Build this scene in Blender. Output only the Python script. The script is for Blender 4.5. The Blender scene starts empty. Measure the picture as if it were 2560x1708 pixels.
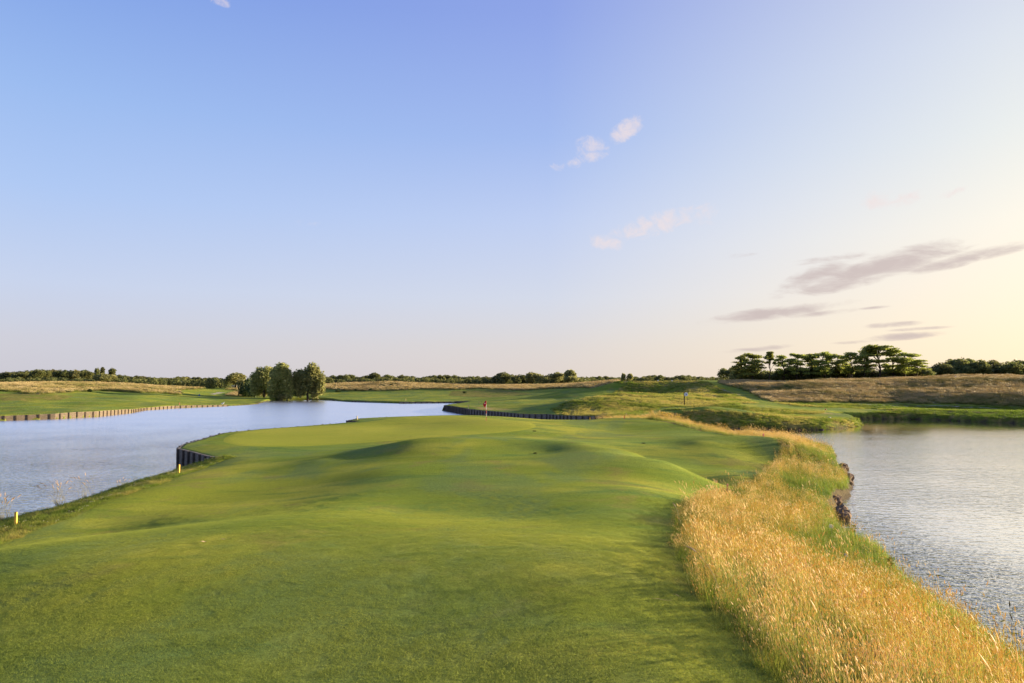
import bpy, math, random
import numpy as np
from mathutils import Vector, Matrix
random.seed(7); rng = np.random.default_rng(7)
R = math.radians
sc = bpy.context.scene
C = sc.collection
# ---------------------------------------------------------------- camera
F = 1707.0; CX, CY, HOR = 1280.0, 854.0, 955.0       # in pixels of the 2560 wide photograph
CAMZ = 7.0
PITCH = math.atan((HOR-CY)/F)
cam = bpy.data.cameras.new('camera'); camo = bpy.data.objects.new('camera', cam); C.objects.link(camo)
cam.sensor_width = 36; cam.lens = 36*F/2560; cam.clip_end = 20000; cam.clip_start = 0.1
camo.location = (0, 0, CAMZ); camo.rotation_euler = (math.pi/2+PITCH, 0, 0)
sc.camera = camo
# ---------------------------------------------------------------- sky, sun, exposure
SUN_AZ, SUN_EL = 67.0, 9.2                      # degrees to the right of straight ahead, above the horizon
SKY_STR = 0.105
sc.view_settings.view_transform = 'Standard'; sc.view_settings.look = 'None'
sc.view_settings.gamma = 1; sc.view_settings.exposure = 1.6
try: sc.view_settings.use_curve_mapping = False
except Exception: pass
world = bpy.data.worlds.new("World"); sc.world = world; world.use_nodes = True

class NB:
    """small helper to write node trees as expressions"""
    def __init__(s, nt): s.nt = nt
    def n(s, t, **kw):
        nd = s.nt.nodes.new(t)
        for k, v in kw.items(): setattr(nd, k, v)
        return nd
    def link(s, a, b): s.nt.links.new(a, b)
    def put(s, sock, v):
        if hasattr(v, 'is_output') or isinstance(v, bpy.types.NodeSocket): s.link(v, sock)
        else: sock.default_value = v
    def m(s, op, a, b=None, c=None, clamp=False):
        nd = s.n('ShaderNodeMath', operation=op); nd.use_clamp = clamp
        s.put(nd.inputs[0], a)
        if b is not None: s.put(nd.inputs[1], b)
        if c is not None: s.put(nd.inputs[2], c)
        return nd.outputs[0]
    def ramp(s, x, a, b, lo=0.0, hi=1.0):
        nd = s.n('ShaderNodeMapRange', interpolation_type='SMOOTHSTEP')
        s.put(nd.inputs['Value'], x); s.put(nd.inputs['From Min'], a); s.put(nd.inputs['From Max'], b)
        s.put(nd.inputs['To Min'], lo); s.put(nd.inputs['To Max'], hi)
        return nd.outputs[0]
    def mix(s, f, a, b, mode='MIX'):
        nd = s.n('ShaderNodeMix', data_type='RGBA', blend_type=mode)
        s.put(nd.inputs['Factor'], f)
        for i, v in ((6, a), (7, b)):
            if isinstance(v, tuple) and len(v) == 3: v = (*v, 1)
            s.put(nd.inputs[i], v)
        return nd.outputs[2]
    def noise(s, vec, scale, detail=4, rough=.5, dist=0):
        nd = s.n('ShaderNodeTexNoise'); s.put(nd.inputs['Vector'], vec)
        nd.inputs['Scale'].default_value = scale; nd.inputs['Detail'].default_value = detail
        nd.inputs['Roughness'].default_value = rough; nd.inputs['Distortion'].default_value = dist
        return nd.outputs['Fac']
    def mapping(s, vec, scale=(1, 1, 1), rot=(0, 0, 0)):
        nd = s.n('ShaderNodeMapping'); s.put(nd.inputs['Vector'], vec)
        nd.inputs['Scale'].default_value = scale; nd.inputs['Rotation'].default_value = rot
        return nd.outputs[0]

def pix_dir(u, v):
    cx, cy = (u-CX)/F, (CY-v)/F
    d = np.array([cx, math.cos(PITCH)-cy*math.sin(PITCH), math.sin(PITCH)+cy*math.cos(PITCH)])
    return d
def P(u, v, z):                                 # point of the pixel's ray at height z
    d = pix_dir(u, v); t = (z-CAMZ)/d[2]
    return (d[0]*t, d[1]*t, z)
def PD(u, v, dist):                             # point of the pixel's ray at depth dist
    d = pix_dir(u, v); t = dist/d[1]
    return (d[0]*t, dist, CAMZ+d[2]*t)

w = NB(world.node_tree)
for nd in list(world.node_tree.nodes): world.node_tree.nodes.remove(nd)
sky = w.n('ShaderNodeTexSky', sky_type='NISHITA'); sky.sun_disc = False
sky.sun_elevation = R(SUN_EL); sky.sun_rotation = R(SUN_AZ)
sky.altitude = 100; sky.air_density = 1.0; sky.dust_density = 1.6; sky.ozone_density = 1.6
tc = w.n('ShaderNodeTexCoord'); sep = w.n('ShaderNodeSeparateXYZ'); w.link(tc.outputs['Generated'], sep.inputs[0])
X, Y, Z = sep.outputs
az = w.m('MULTIPLY', w.m('ARCTAN2', X, Y), 57.2958); el = w.m('MULTIPLY', w.m('ARCSINE', Z), 57.2958)
# clear evening sky: the physical sky, cooled away from the sun and softened to cream towards the horizon
base = sky.outputs[0]
cool = w.m('MULTIPLY', w.ramp(az, 45, -45), w.ramp(el, 0, 34))
col = w.mix(1.0, base, (1.12, 1.08, 1.28), 'MULTIPLY')
SKYGRADE = True
comb = w.n('ShaderNodeCombineXYZ'); w.put(comb.inputs[0], w.m('MULTIPLY', az, .30)); w.put(comb.inputs[1], w.m('MULTIPLY', el, 1.0)); 
ns = w.noise(comb.outputs[0], 0.95, 8, .62, .5)
comb2 = w.n('ShaderNodeCombineXYZ'); w.put(comb2.inputs[0], w.m('MULTIPLY', az, .8)); w.put(comb2.inputs[1], el)
ns2 = w.noise(comb2.outputs[0], 1.1, 8, .68, .6)
def cloud_mask(lst, noise, soft, lo_=.60):
    tot = None
    for (u, v, ru, rv, rot, amp) in lst:
        d = pix_dir(u, v); d = d/np.linalg.norm(d)
        a0 = math.degrees(math.atan2(d[0], d[1])); e0 = math.degrees(math.asin(d[2]))
        ks = 57.3/F*math.cos(math.atan((u-CX)/F))**2
        ra, re = ru*ks, rv*57.3/F*math.cos(math.atan((u-CX)/F)); c, s_ = math.cos(R(rot)), math.sin(R(rot))
        dx = w.m('SUBTRACT', az, a0); dy = w.m('SUBTRACT', el, e0)
        p = w.m('ADD', w.m('MULTIPLY', dx, c/ra), w.m('MULTIPLY', dy, s_/ra))
        q = w.m('ADD', w.m('MULTIPLY', dx, -s_/re), w.m('MULTIPLY', dy, c/re))
        r2 = w.m('ADD', w.m('MULTIPLY', p, p), w.m('MULTIPLY', q, q))
        k = w.m('MULTIPLY', w.m('MAXIMUM', w.m('SUBTRACT', 1.0, r2), 0.0), amp)
        tot = k if tot is None else w.m('MAXIMUM', tot, k)
    thr = w.m('ADD', w.m('MULTIPLY', tot, .62), noise)
    gate = w.ramp(tot, 0.0, 0.25)
    return w.m('MULTIPLY', w.ramp(thr, lo_, lo_+soft), gate)
dark = cloud_mask([(2190, 672, 300, 40, 13, .8), (2040, 690, 150, 34, 22, .7), (2400, 650, 190, 20, 11, .7), (2075, 649, 130, 12, 2, .55), (1930, 783, 230, 20, 6, .8), (2060, 783, 120, 10, 4, .6),
                   (2230, 812, 110, 9, 2, .6), (2250, 842, 140, 12, 3, .6), (1890, 873, 110, 9, 5, .6), (2500, 632, 120, 14, 12, .6), (2330, 640, 120, 14, 8, .45), (2180, 770, 60, 5, 3, .5), (2150, 855, 90, 6, 2, .5), (2300, 822, 100, 6, 2, .5), (1850, 640, 60, 8, 4, .3)], ns, .50, .56)
light = cloud_mask([(1567, 324, 58, 30, 25, .7), (1480, 372, 55, 40, -20, .5), (1440, 407, 34, 18, 10, .5), (1396, 417, 30, 14, 0, .45), (1640, 560, 150, 36, 12, .55),
                    (1515, 607, 60, 24, -10, .5), (1762, 535, 50, 36, 10, .42), (2190, 500, 55, 34, 10, .5), (2262, 500, 70, 22, 18, .5), (2380, 482, 50, 12, 15, .4), (555, 4, 40, 14, 0, .5),
                    (770, 560, 40, 14, 0, .25)], ns2, .46, .56)
SKYCOL = {}
bg = w.n('ShaderNodeBackground'); out = w.n('ShaderNodeOutputWorld')
bgc = w.n('ShaderNodeBackground'); 
# --- grading of the clear sky by height and by distance from the sun's side, over the physical sky
K = 1/SKY_STR; EXPK = 2**sc.view_settings.exposure
def lin(c): return tuple(((x/255+.055)/1.055)**2.4 if x > 10 else x/255/12.92 for x in c)
def eramp(stops):
    nd = w.n('ShaderNodeValToRGB'); cr = nd.color_ramp; cr.interpolation = 'EASE' if False else 'LINEAR'
    for i, (e, c) in enumerate(stops):
        if i < 2: s_ = cr.elements[i]; s_.position = max(e, 0)/90
        else: s_ = cr.elements.new(e/90)
        s_.color = (*[x/EXPK for x in lin(c)], 1)
    w.link(w.m('DIVIDE', w.m('MAXIMUM', el, 0.0), 90.0), nd.inputs[0]); return nd.outputs[0]
L_ = eramp([(0, (206,204,214)), (90, (70,100,185)), (3, (207,207,219)), (7, (200,211,236)), (13.5, (176,201,243)), (20, (156,188,240)), (29, (126,160,230)), (50, (86,120,205))])
C_ = eramp([(0, (224,213,208)), (90, (72,102,188)), (3, (220,214,214)), (7, (211,216,231)), (13.5, (191,206,240)), (20, (163,187,238)), (29, (143,165,231)), (50, (100,130,212))])
R_ = eramp([(0, (255,234,200)), (90, (75,105,190)), (3, (255,237,206)), (7, (255,241,217)), (11, (250,243,226)), (17, (233,236,232)), (23, (220,226,234)), (30, (200,208,231)), (50, (125,150,215))])
S_ = eramp([(0, (255,222,160)), (90, (75,105,190)), (8, (255,236,190)), (20, (255,246,225)), (35, (225,230,236)), (55, (120,145,205))])
dd = w.m('ABSOLUTE', w.m('SUBTRACT', w.m('WRAP', w.m('SUBTRACT', az, 74.0), 180.0, -180.0), 0.0))
grad = w.mix(w.ramp(dd, 5, 37), S_, R_); 
f1 = w.m('DIVIDE', w.m('SUBTRACT', dd, 37.0), 34.0, clamp=True); grad = w.mix(f1, grad, C_)
f2 = w.m('DIVIDE', w.m('SUBTRACT', dd, 72.0), 36.0, clamp=True); grad = w.mix(f2, grad, L_)
gk = w.n('ShaderNodeVectorMath', operation='SCALE'); w.link(grad, gk.inputs[0]); gk.inputs['Scale'].default_value = K
col = w.mix(.955, col, gk.outputs[0])
CL = lambda c: tuple(x/EXPK*K for x in lin(c))
col = w.mix(w.m('MULTIPLY', light, .72), col, CL((243,226,224)))
col = w.mix(w.m('MULTIPLY', dark, .80), col, CL((200,184,182)))
w.link(col, bg.inputs['Color']); bg.inputs['Strength'].default_value = SKY_STR
w.link(bg.outputs[0], out.inputs[0])
world.node_tree.nodes.remove(bgc)

sun = bpy.data.lights.new('sun', 'SUN'); sun.energy = 5.0; sun.angle = R(1.2); sun.color = (1.0, .82, .55)
suno = bpy.data.objects.new('sun', sun); C.objects.link(suno)
sd_ = Vector((math.sin(R(SUN_AZ))*math.cos(R(SUN_EL)), math.cos(R(SUN_AZ))*math.cos(R(SUN_EL)), math.sin(R(SUN_EL))))
suno.rotation_euler = sd_.to_track_quat('Z', 'Y').to_euler(); suno.location = (60, 40, 60)

# ---------------------------------------------------------------- tagging helpers
def tag(o, label=None, cat=None, group=None, kind=None):
    if label: o['label'] = label
    if cat: o['category'] = cat
    if group: o['group'] = group
    if kind: o['kind'] = kind
    return o
def empty(name, loc, label, cat, group=None, rz=0):
    o = bpy.data.objects.new(name, None); C.objects.link(o); o.location = loc; o.rotation_euler.z = rz
    o.empty_display_size = .2
    return tag(o, label, cat, group)
def mesh_np(name, verts, faces, mat=None, smooth=True, parent=None, link=True, uv=None):
    """faces: (n,3) or (n,4) int array or a list of such arrays"""
    if not isinstance(faces, list): faces = [faces]
    faces = [np.asarray(f, np.int32) for f in faces if len(f)]
    me = bpy.data.meshes.new(name)
    verts = np.asarray(verts, np.float32)
    me.vertices.add(len(verts)); me.vertices.foreach_set('co', verts.ravel())
    nl = sum(f.size for f in faces); npoly = sum(len(f) for f in faces)
    me.loops.add(nl); me.polygons.add(npoly)
    me.loops.foreach_set('vertex_index', np.concatenate([f.ravel() for f in faces]))
    st, s0 = [], 0
    for f in faces:
        st.append(np.arange(len(f), dtype=np.int32)*f.shape[1]+s0); s0 += f.size
    me.polygons.foreach_set('loop_start', np.concatenate(st))
    me.update(calc_edges=True)
    me.polygons.foreach_set('use_smooth', np.full(npoly, smooth, bool))
    me.validate()
    if mat: me.materials.append(mat)
    o = bpy.data.objects.new(name, me)
    if link: C.objects.link(o)
    if parent: o.parent = parent
    return o
class MB:
    def __init__(s): s.v = []; s.f = []; s.n = 0
    def add(s, v, f):
        v = np.asarray(v, float); f = np.asarray(f, int)
        s.v.append(v); s.f.append(f+s.n); s.n += len(v)
    def box(s, c, size, rz=0, M=None):
        x, y, z = size[0]/2, size[1]/2, size[2]/2
        v = np.array([[sx*x, sy*y, sz*z] for sz in (-1, 1) for sy in (-1, 1) for sx in (-1, 1)])
        cs, sn = math.cos(rz), math.sin(rz)
        v = v@np.array([[cs, sn, 0], [-sn, cs, 0], [0, 0, 1]]) + np.array(c)
        s.add(v, [[0, 2, 3, 1], [4, 5, 7, 6], [0, 1, 5, 4], [2, 6, 7, 3], [0, 4, 6, 2], [1, 3, 7, 5]])
    def tube(s, pts, rad, n=6, cap=True):
        pts = np.asarray(pts, float); k = len(pts); rad = np.broadcast_to(rad, (k,))
        tn = np.gradient(pts, axis=0); tn /= np.linalg.norm(tn, axis=1)[:, None]+1e-9
        up = np.array([0, 0, 1.]) if abs(tn[0][2]) < .9 else np.array([1., 0, 0])
        vs = []
        for i in range(k):
            a = np.cross(up, tn[i]); a /= np.linalg.norm(a)+1e-9; b = np.cross(tn[i], a)
            for j in range(n):
                t = 2*math.pi*j/n; vs.append(pts[i]+rad[i]*(math.cos(t)*a+math.sin(t)*b))
        fs = [[i*n+j, i*n+(j+1) % n, (i+1)*n+(j+1) % n, (i+1)*n+j] for i in range(k-1) for j in range(n)]
        if cap:
            c0, c1 = len(vs), len(vs)+1; vs += [pts[0], pts[-1]]
            for j in range(n):
                fs.append([c0, (j+1) % n, j, j]); fs.append([c1, (k-1)*n+j, (k-1)*n+(j+1) % n, (k-1)*n+(j+1) % n])
        s.add(vs, fs)
    def build(s, name, mat, parent=None, smooth=False):
        v = np.concatenate(s.v); f = np.concatenate(s.f)
        tri = (f[:, 2] == f[:, 3])
        return mesh_np(name, v, [f[~tri], f[tri][:, :3]], mat, smooth, parent)

# ---------------------------------------------------------------- terrain: heights
ctl = []
def c_(*a): ctl.extend(a)
# (u, v, depth) along what the photograph shows; the peninsula in front
c_((0,1708,8.9),(640,1708,8.7),(1280,1708,8.4),(1800,1708,8.3),(0,1500,12.7),(640,1500,12.1),(1280,1500,11.8),(1650,1480,12.2),
   (0,1385,16),(300,1352,17.2),(610,1310,19.8),(828,1289,22),(100,1352,22.5),(300,1333,24),(272,1300,27),(450,1292,26.2),(610,1290,25.2),(450,1250,31),(357,1224,33.5),(447,1191,40),(536,1160,46),
   (268,1253,30.5),(191,1289,27.5),(101,1319,25.5),(0,1362,22.5),
   (590,1139,50),(763,1134,49),(871,1127.5,48),(937,1117,47.2),(1024,1101,46.6),(1111,1096,46.3),(1198,1098.5,46.4),(1362,1102,46),(1470,1110,45),(1580,1132,43),(1688,1171,38),
   (820,1200,34.3),(700,1260,28.8),(850,1262,26),(960,1180,34.5),(1050,1150,39.7),(1200,1150,38.5),(1280,1200,31.6),(1362,1130,42.2),(1250,1125,43),(1000,1280,25),(1280,1300,22.5),(1600,1290,22.7),(1600,1225,29),(1480,1200,32),(1620,1400,14.8),
   (640,1190,38.8),(800,1150,43),(700,1160,43.4),(900,1140,43.6),(1000,1125,43.2),
   (1813,1095,54.5),(1881,1093,54.5),(1936,1097,54),(1745,1104,52.5),(1691,1110,53.5),(1642,1126,50),(1750,1160,46.8),(1870,1160,46.8),(1700,1200,38.5),(1550,1150,45),(1500,1102,56),(1600,1113,53),
   (1650,1100,58),(1111,1102,56),(900,1120,53),(1300,1096,57),(1400,1100,58),
   (600,1105,59),(750,1090,64.5),(900,1075,71),(770,1066,80),(1000,1070,74),(1100,1060,76),(1215,1053,76),(1000,1050,82),(1045,1040.5,88),(1171,1038.6,88),(1245,1042.5,87),(736,1119,54.8),(1077,1094,60),(1281,1082,64.5),(1349,1066,70.7),
   (464,1111,57.4),(515,1096,63),(560,1084,68.5),(663,1073,75),(740,1068,79),(572,1138,49.4),(500,1122,54.5),(560,1119,54.6),(920,1047,88),
   (1390,1065,73),(1330,1050,86),(1400,1052,86),(1477,1050,85),(1517,1046.5,84),(1561,1047.5,83),(1640,1053.5,80),(1520,1070,75),(1450,1083,68),(1600,1083,70),(1690,1074,73),(1745,1075,73),(1440,1060,77),
   (1609,1051,92),(1500,1050,95),(1691,1057,86),(1821,1091,66),(1780,1080,70),
   # left bank
   (0,1041,124),(136,1034,130),(240,1029,138),(327,1024,155),(362,1019,169),(436,1015,182),(572,1011,197),(640,1009,212),(0,1025,140),(100,1020,150),
   (0,1010,165),(0,990,195),(0,960,235),(80,982,212),(80,961,250),(190,985,225),(200,1005,185),(327,1008,190),(200,961,275),(300,961,290),(345,983,255),(340,990,230),(436,1000,225),(436,986,280),(380,962,330),
   (500,991,290),(560,993,270),(530,976,370),(550,964.5,430),(600,962,440),(450,960,420),(376,962,400),(500,955,440),(620,985,320),(690,993,290),(0,962,330),(-250,1000,190),(-250,965,260),
   # far shore and its straw bank
   (865,1000,245),(1000,1001.5,230),(1130,1002,230),(800,990,300),(900,988,290),(1000,990,280),(1140,990,270),(1140,978,325),(963,978,335),(800,976,345),(1250,980,300),
   (805,961,380),(922,957,370),(963,953.5,365),(1045,959,370),(1140,962,370),(1190,963,360),(1327,967,330),(1300,979,290),(1436,962,285),(1463,972,250),(1558,946,232),(1504,976,215),(1539,964,215),(1380,976,280),
   # middle land
   (1112,1013,167),(1125,1010,180),(1174,1021.5,145),(1200,1008,172),(1200,1003,200),(1300,1000,185),(1300,991,230),(1400,1000,172),(1400,986,230),(1300,1022,138),(1368,1028,128),(1240,1026,138),(1340,1010,160),
   (1500,994.5,141),(1436,1002,141),(1560,1005,136),(1640,1020,125),(1480,1030,120),(1560,999,156),(1500,1013,131),(1560,1038,110),(1600,1043,108),(1440,1036,117),(1500,999,160),
   (1568,986,166),(1520,990,170),(1600,1006,150),(1680,1000,153),(1623,992.3,163),(1745,992.3,163),(1680,993.3,159),(1680,991,168),(1640,972,190),(1700,972,190),(1554,949,203),(1610,951,207),(1663,952,207),(1732,954,202),(1772,970,188),(1800,985,172),(1876,1008,150),
   (1745,1006,144),(1680,1008,142),(1710,1021,130),(1640,962,240),(1600,975,195),(1800,953,215),(1830,985,185),(1880,1000,165),(1780,1000,155),
   # mound by the right lake
   (1663,1038,105),(1720,1030.5,104.5),(1772,1027,104.3),(1881,1035,104),(1772,1052,102.5),(1900,1055,101.5),(2045,1052,103),(1950,1040.5,108),(2060,1044,110),(2120,1049,110),(1813,1016.5,126),(1720,1020,123),(1900,1025,123),(1813,1033,116),(1720,1036,115),(2000,1029,126),(2100,1033,126),(1960,1035,118),
   # right bank
   (2143,1030,137),(2238,1031,134),(2400,1035,128),(2560,1040,119),(2238,1015,150),(2400,1017,146),(2560,1027,129),(2000,1006,160),(2238,1008,162),(2560,1017,141),
   (2000,982,175),(2000,957,190),(2238,975,176),(2238,948,191),(2560,980,157),(2560,948,176),(2400,948,183),(2400,978,168),(1881,985,176),(1909,998,170),(1881,965,190),(1830,957,203),(1950,960,190),(2800,1010,130),(2800,950,165))
pts = [PD(*a) for a in ctl]
# world points: banks near the camera, land behind, plateaus
pts += [(0,0,3.4),(-8,0,3.1),(7,0,2.8),(0,-20,3.5),(-15,-10,2.4),(-15,8,2.2),(-19,16,1.4),(12,-10,.7),(11,4,.9),(3.3,8.5,3.25),(3.4,12,3.2),(7,9,2.2),(7,13,2.1),(10.2,13,1.0),(6.5,19,2.2),(9.8,19,1.2),(11,23,1.0),
        (13,27,.8),(9,26,1.8),(9,32,1.7),(14,34,.9),(13,40,1.5),(18.5,42,.9),(23,50,.8),(18,50,1.6),(26,58,.8),(29,67,.8),(24,66,1.5),(29,75,.8),(21,72,1.6),
        (90,230,7.2),(150,230,8),(60,260,7),(0,420,5.2),(-150,420,5.2),(150,420,6),(-300,420,5),(300,400,6),(-60,480,5.2),(80,500,5.2),(-260,250,5),(260,180,8),(200,60,4),(-260,60,4),(-200,-120,3),(200,-120,3),(0,-150,4)]
pts += [P(*a) for a in ((6,1303,.85),(125,1278,.9),(244,1238,.9),(357,1200,.95),(453,1170,1.1),(506,1154,1.35),(-120,1340,.85))]+[(-24,20,.85),(-23,25,.85)]
pts = np.array(pts, float)
def tps_fit(p, lam=.02):
    S = 50.; x = p[:, :2]/S; n = len(p)
    d = np.sqrt(((x[:, None]-x[None])**2).sum(-1)); Km = np.where(d > 0, d*d*np.log(np.maximum(d, 1e-9)), 0)
    near = np.linalg.norm(p[:, :2], axis=1)
    Km[np.arange(n), np.arange(n)] += 4e-6*(near/60)
    Q = np.hstack([np.ones((n, 1)), x]); A = np.zeros((n+3, n+3)); A[:n, :n] = Km; A[:n, n:] = Q; A[n:, :n] = Q.T
    sol = np.linalg.solve(A, np.concatenate([p[:, 2], np.zeros(3)]))
    return x, sol, S
_tx, _ts, _tS = tps_fit(pts)
def h_land(x, y):
    x = np.asarray(x, np.float32); y = np.asarray(y, np.float32)
    X_, Y_ = x/_tS, y/_tS; n = len(_tx)
    o = (_ts[n]+_ts[n+1]*X_+_ts[n+2]*Y_).astype(np.float32)
    for i in range(n):
        r2 = (X_-np.float32(_tx[i, 0]))**2+(Y_-np.float32(_tx[i, 1]))**2
        o += np.float32(.5*_ts[i])*r2*np.log(np.maximum(r2, 1e-12))
    r = np.sqrt(x*x+y*y); k = np.clip((r-430)/120, 0, 1); k = k*k*(3-2*k)
    return np.clip(o, .25, 9.5)*(1-k)+5.2*k
# ---------------------------------------------------------------- shorelines (x, y, kind): w wall, b natural bank seen from above, f bank seen from the front, r rocky
def px(u, v, z, k): p = P(u, v, z); return (p[0], p[1], k)
W1 = [(-24,-40,'b'),(-20.5,-10,'b'),(-20,8,'b'),(-21,20,'b'),px(6,1303,.9,'b'),px(125,1278,.9,'b'),px(185,1256,.9,'b'),px(244,1238,.9,'b'),px(298,1221,.9,'b'),px(357,1200,.95,'b'),px(417,1184,1.0,'b'),
      px(453,1170,1.15,'b'),px(506,1154,1.4,'b'),px(560,1141,1.65,'b'),px(574,1139,1.75,'w'),px(449,1119,1.75,'w'),px(464,1111,1.75,'w'),px(482,1106,1.8,'w'),px(515,1096,1.8,'w'),px(560,1084,1.8,'w'),px(663,1073,1.8,'w'),px(732,1068,1.8,'w'),px(827,1064,1.8,'w'),(-18.6,83.6,'w'),(-20.6,86.4,'w'),(-20.2,92,'w'),
      (-17,93,'w'),(-5,93.5,'w'),(4,92.5,'w'),(10,95,'b'),(14,98.5,'b'),(17.4,99,'b'),(18.4,99,'b'),(19,104,'w'),(16.4,104.6,'w'),
      px(1518,1046,1.35,'w'),px(1436,1042,1.35,'w'),px(1368,1035,1.35,'w'),px(1300,1032.5,1.35,'w'),px(1174,1022,1.35,'w'),px(1112,1013,1.35,'w'),(-15,185,'b'),(-12,206,'w'),
      px(1140,1008,0,'w'),px(1000,1009.3,0,'w'),px(865,1005,0,'f'),px(800,1000,0,'f'),px(691,1001,0,'f'),px(661,1008,0,'f'),px(640,1012,0,'f'),px(575,1015.5,0,'w'),px(436,1021,0,'w'),px(362,1026,0,'w'),px(327,1032.6,0,'w'),
      px(240,1042,0,'w'),px(136,1047.6,0,'w'),px(0,1052,0,'w'),(-103,116,'w'),(-125,100,'w'),(-140,40,'b'),(-140,-60,'b')]
W2 = [(14,-50,'b'),(12,-10,'b'),(11.5,5,'b'),(11.2,10,'b'),(11.4,15.6,'b'),(12,18.4,'b'),(12.8,23.5,'b'),(14,26.8,'b'),(14.2,30,'r'),(15.5,33,'r'),(16.5,36.6,'r'),(19.5,41,'r'),(22.4,45.5,'r'),(23.7,49,'r'),(25.0,53,'r'),
      (26.8,58,'b'),(30.8,67,'b'),(31.6,75,'b'),(29,79,'b'),(26,77,'b'),(24,74,'b'),(23,77,'b'),(21.4,86,'b'),(19.6,95,'b'),(19.0,99,'b'),(19.8,104.5,'b'),(24,104.5,'f'),px(1780,1075.5,0,'f'),px(1824,1075.5,0,'f'),px(1909,1076.5,0,'f'),px(2045,1076.5,0,'f'),
      px(2140,1069,0,'f'),px(2163,1063,0,'f'),(61,121,'f'),(60,126,'f'),(65,128.5,'f'),px(2286,1049,0,'f'),px(2429,1055,0,'f'),px(2560,1060,0,'f'),(94,100,'f'),(105,60,'f'),(105,-60,'f')]
KW = {'w': (.02, .10), 'b': (0, 1.3), 'f': (1.6, 1.6), 'r': (.3, .9)}
def refine(poly):
    n = len(poly); out = []
    for i in range(n):
        a, b = poly[i], poly[(i+1) % n]; k = b[2] if a[2] == 'w' else a[2]
        wall = a[2] == 'w' and b[2] == 'w'
        L = math.hypot(b[0]-a[0], b[1]-a[1])
        if wall or L < 1.2: out.append((a[0], a[1], 'w' if wall else k)); continue
        p0, p3 = poly[i-1], poly[(i+2) % n]; m = int(min(8, max(2, L/1.6)))
        if a[2] == 'w': p0 = a
        if b[2] == 'w': p3 = b
        for j in range(m):
            t = j/m; q = []
            for c in (0, 1):
                q.append(.5*((2*a[c])+(-p0[c]+b[c])*t+(2*p0[c]-5*a[c]+4*b[c]-p3[c])*t*t+(-p0[c]+3*a[c]-3*b[c]+p3[c])*t**3))
            if j:
                jit = .22 if L/m > 1 else .08
                q[0] += random.uniform(-jit, jit); q[1] += random.uniform(-jit, jit)
            out.append((q[0], q[1], k))
    return out
RW = [refine(W1), refine(W2)]
def shore(x, y):
    """signed distance to water (positive on land) and the bank's offset and width"""
    x = np.asarray(x, np.float32); y = np.asarray(y, np.float32)
    best = np.full(x.shape, 1e9, np.float32); off = np.zeros(x.shape, np.float32); wid = np.ones(x.shape, np.float32); ins = np.zeros(x.shape, bool)
    for poly in RW:
        n = len(poly)
        for i in range(n):
            ax, ay, k = poly[i]; bx, by, _ = poly[(i+1) % n]
            dx, dy = bx-ax, by-ay; L2 = dx*dx+dy*dy+1e-9
            t = np.clip(((x-ax)*dx+(y-ay)*dy)/L2, 0, 1)
            d = (x-ax-t*dx)**2+(y-ay-t*dy)**2
            m = d < best; best = np.where(m, d, best); off = np.where(m, KW[k][0], off); wid = np.where(m, KW[k][1], wid)
            if dy != 0:
                cr = ((ay > y) != (by > y)) & (x < dx*(y-ay)/dy+ax); ins ^= cr
    sd = np.sqrt(best); return np.where(ins, -sd, sd), off, wid
def vnoise(x, y, s, seed=0):
    x = x/s+seed*17.3; y = y/s+seed*9.1
    xi, yi = np.floor(x), np.floor(y); fx, fy = x-xi, y-yi; fx = fx*fx*(3-2*fx); fy = fy*fy*(3-2*fy)
    def hsh(a, b): v = np.sin(a*127.1+b*311.7+seed*3.3)*43758.5453; return v-np.floor(v)
    return (hsh(xi, yi)*(1-fx)+hsh(xi+1, yi)*fx)*(1-fy)+(hsh(xi, yi+1)*(1-fx)+hsh(xi+1, yi+1)*fx)*fy
def height(x, y, sh=None):
    x = np.asarray(x, np.float64); y = np.asarray(y, np.float64)
    hl = h_land(x, y); sd, off, wid = sh if sh is not None else shore(x, y)
    t = np.clip((sd-(off-wid))/wid, 0, 1); t = np.where(wid > .2, t*t*(3-2*t), t)
    far_ = np.clip((np.hypot(x, y)-120)/50, 0, 1); hl = hl-.75*far_*np.clip((hl-3.5)/2, 0, 1)*np.clip((520-np.hypot(x, y))/80, 0, 1)
    roll = np.clip((y-112)/25, 0, 1)*np.clip((300-y)/60, 0, 1)*np.clip(sd/8, 0, 1)*np.where(x > 0, np.clip((x-2)/10, 0, 1), np.clip((-x-75)/15, 0, 1)*.55)
    hl = hl+(vnoise(x*.8+y*.25, y*.9, 17, 41)-.5)*1.7*roll+(vnoise(x, y, 7.5, 42)-.5)*.55*roll
    bumpy = np.clip(np.hypot(x, y)/90-.6, 0, 1)
    hl = hl+(vnoise(x, y, 9, 1)-.5)*.30*bumpy+(vnoise(x, y, 3.1, 2)-.5)*.08*np.clip(bumpy+.2, 0, 1)
    rk = (wid == np.float32(.9))
    lo = np.where(rk, -.5, -1.0)
    return lo+(np.maximum(hl, .25)-lo)*t
def hz(x, y): return float(height(np.array([x]), np.array([y]))[0])
def hit(u, v, dmin=5., dmax=460.):
    """first point of the terrain along a pixel's ray"""
    d = pix_dir(u, v); t = np.exp(np.linspace(math.log(dmin), math.log(dmax), 500)); x = d[0]*t; y = d[1]*t; z = CAMZ+d[2]*t
    h = height(x, y); k = np.nonzero((z < h) & (h > .02))[0]
    if len(k) == 0: return None
    k = k[0]
    if k: 
        a = (z[k-1]-h[k-1])/((z[k-1]-h[k-1])-(z[k]-h[k])+1e-9); xx = x[k-1]+(x[k]-x[k-1])*a; yy = y[k-1]+(y[k]-y[k-1])*a
    else: xx, yy = x[k], y[k]
    return xx, yy, hz(xx, yy)
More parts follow.
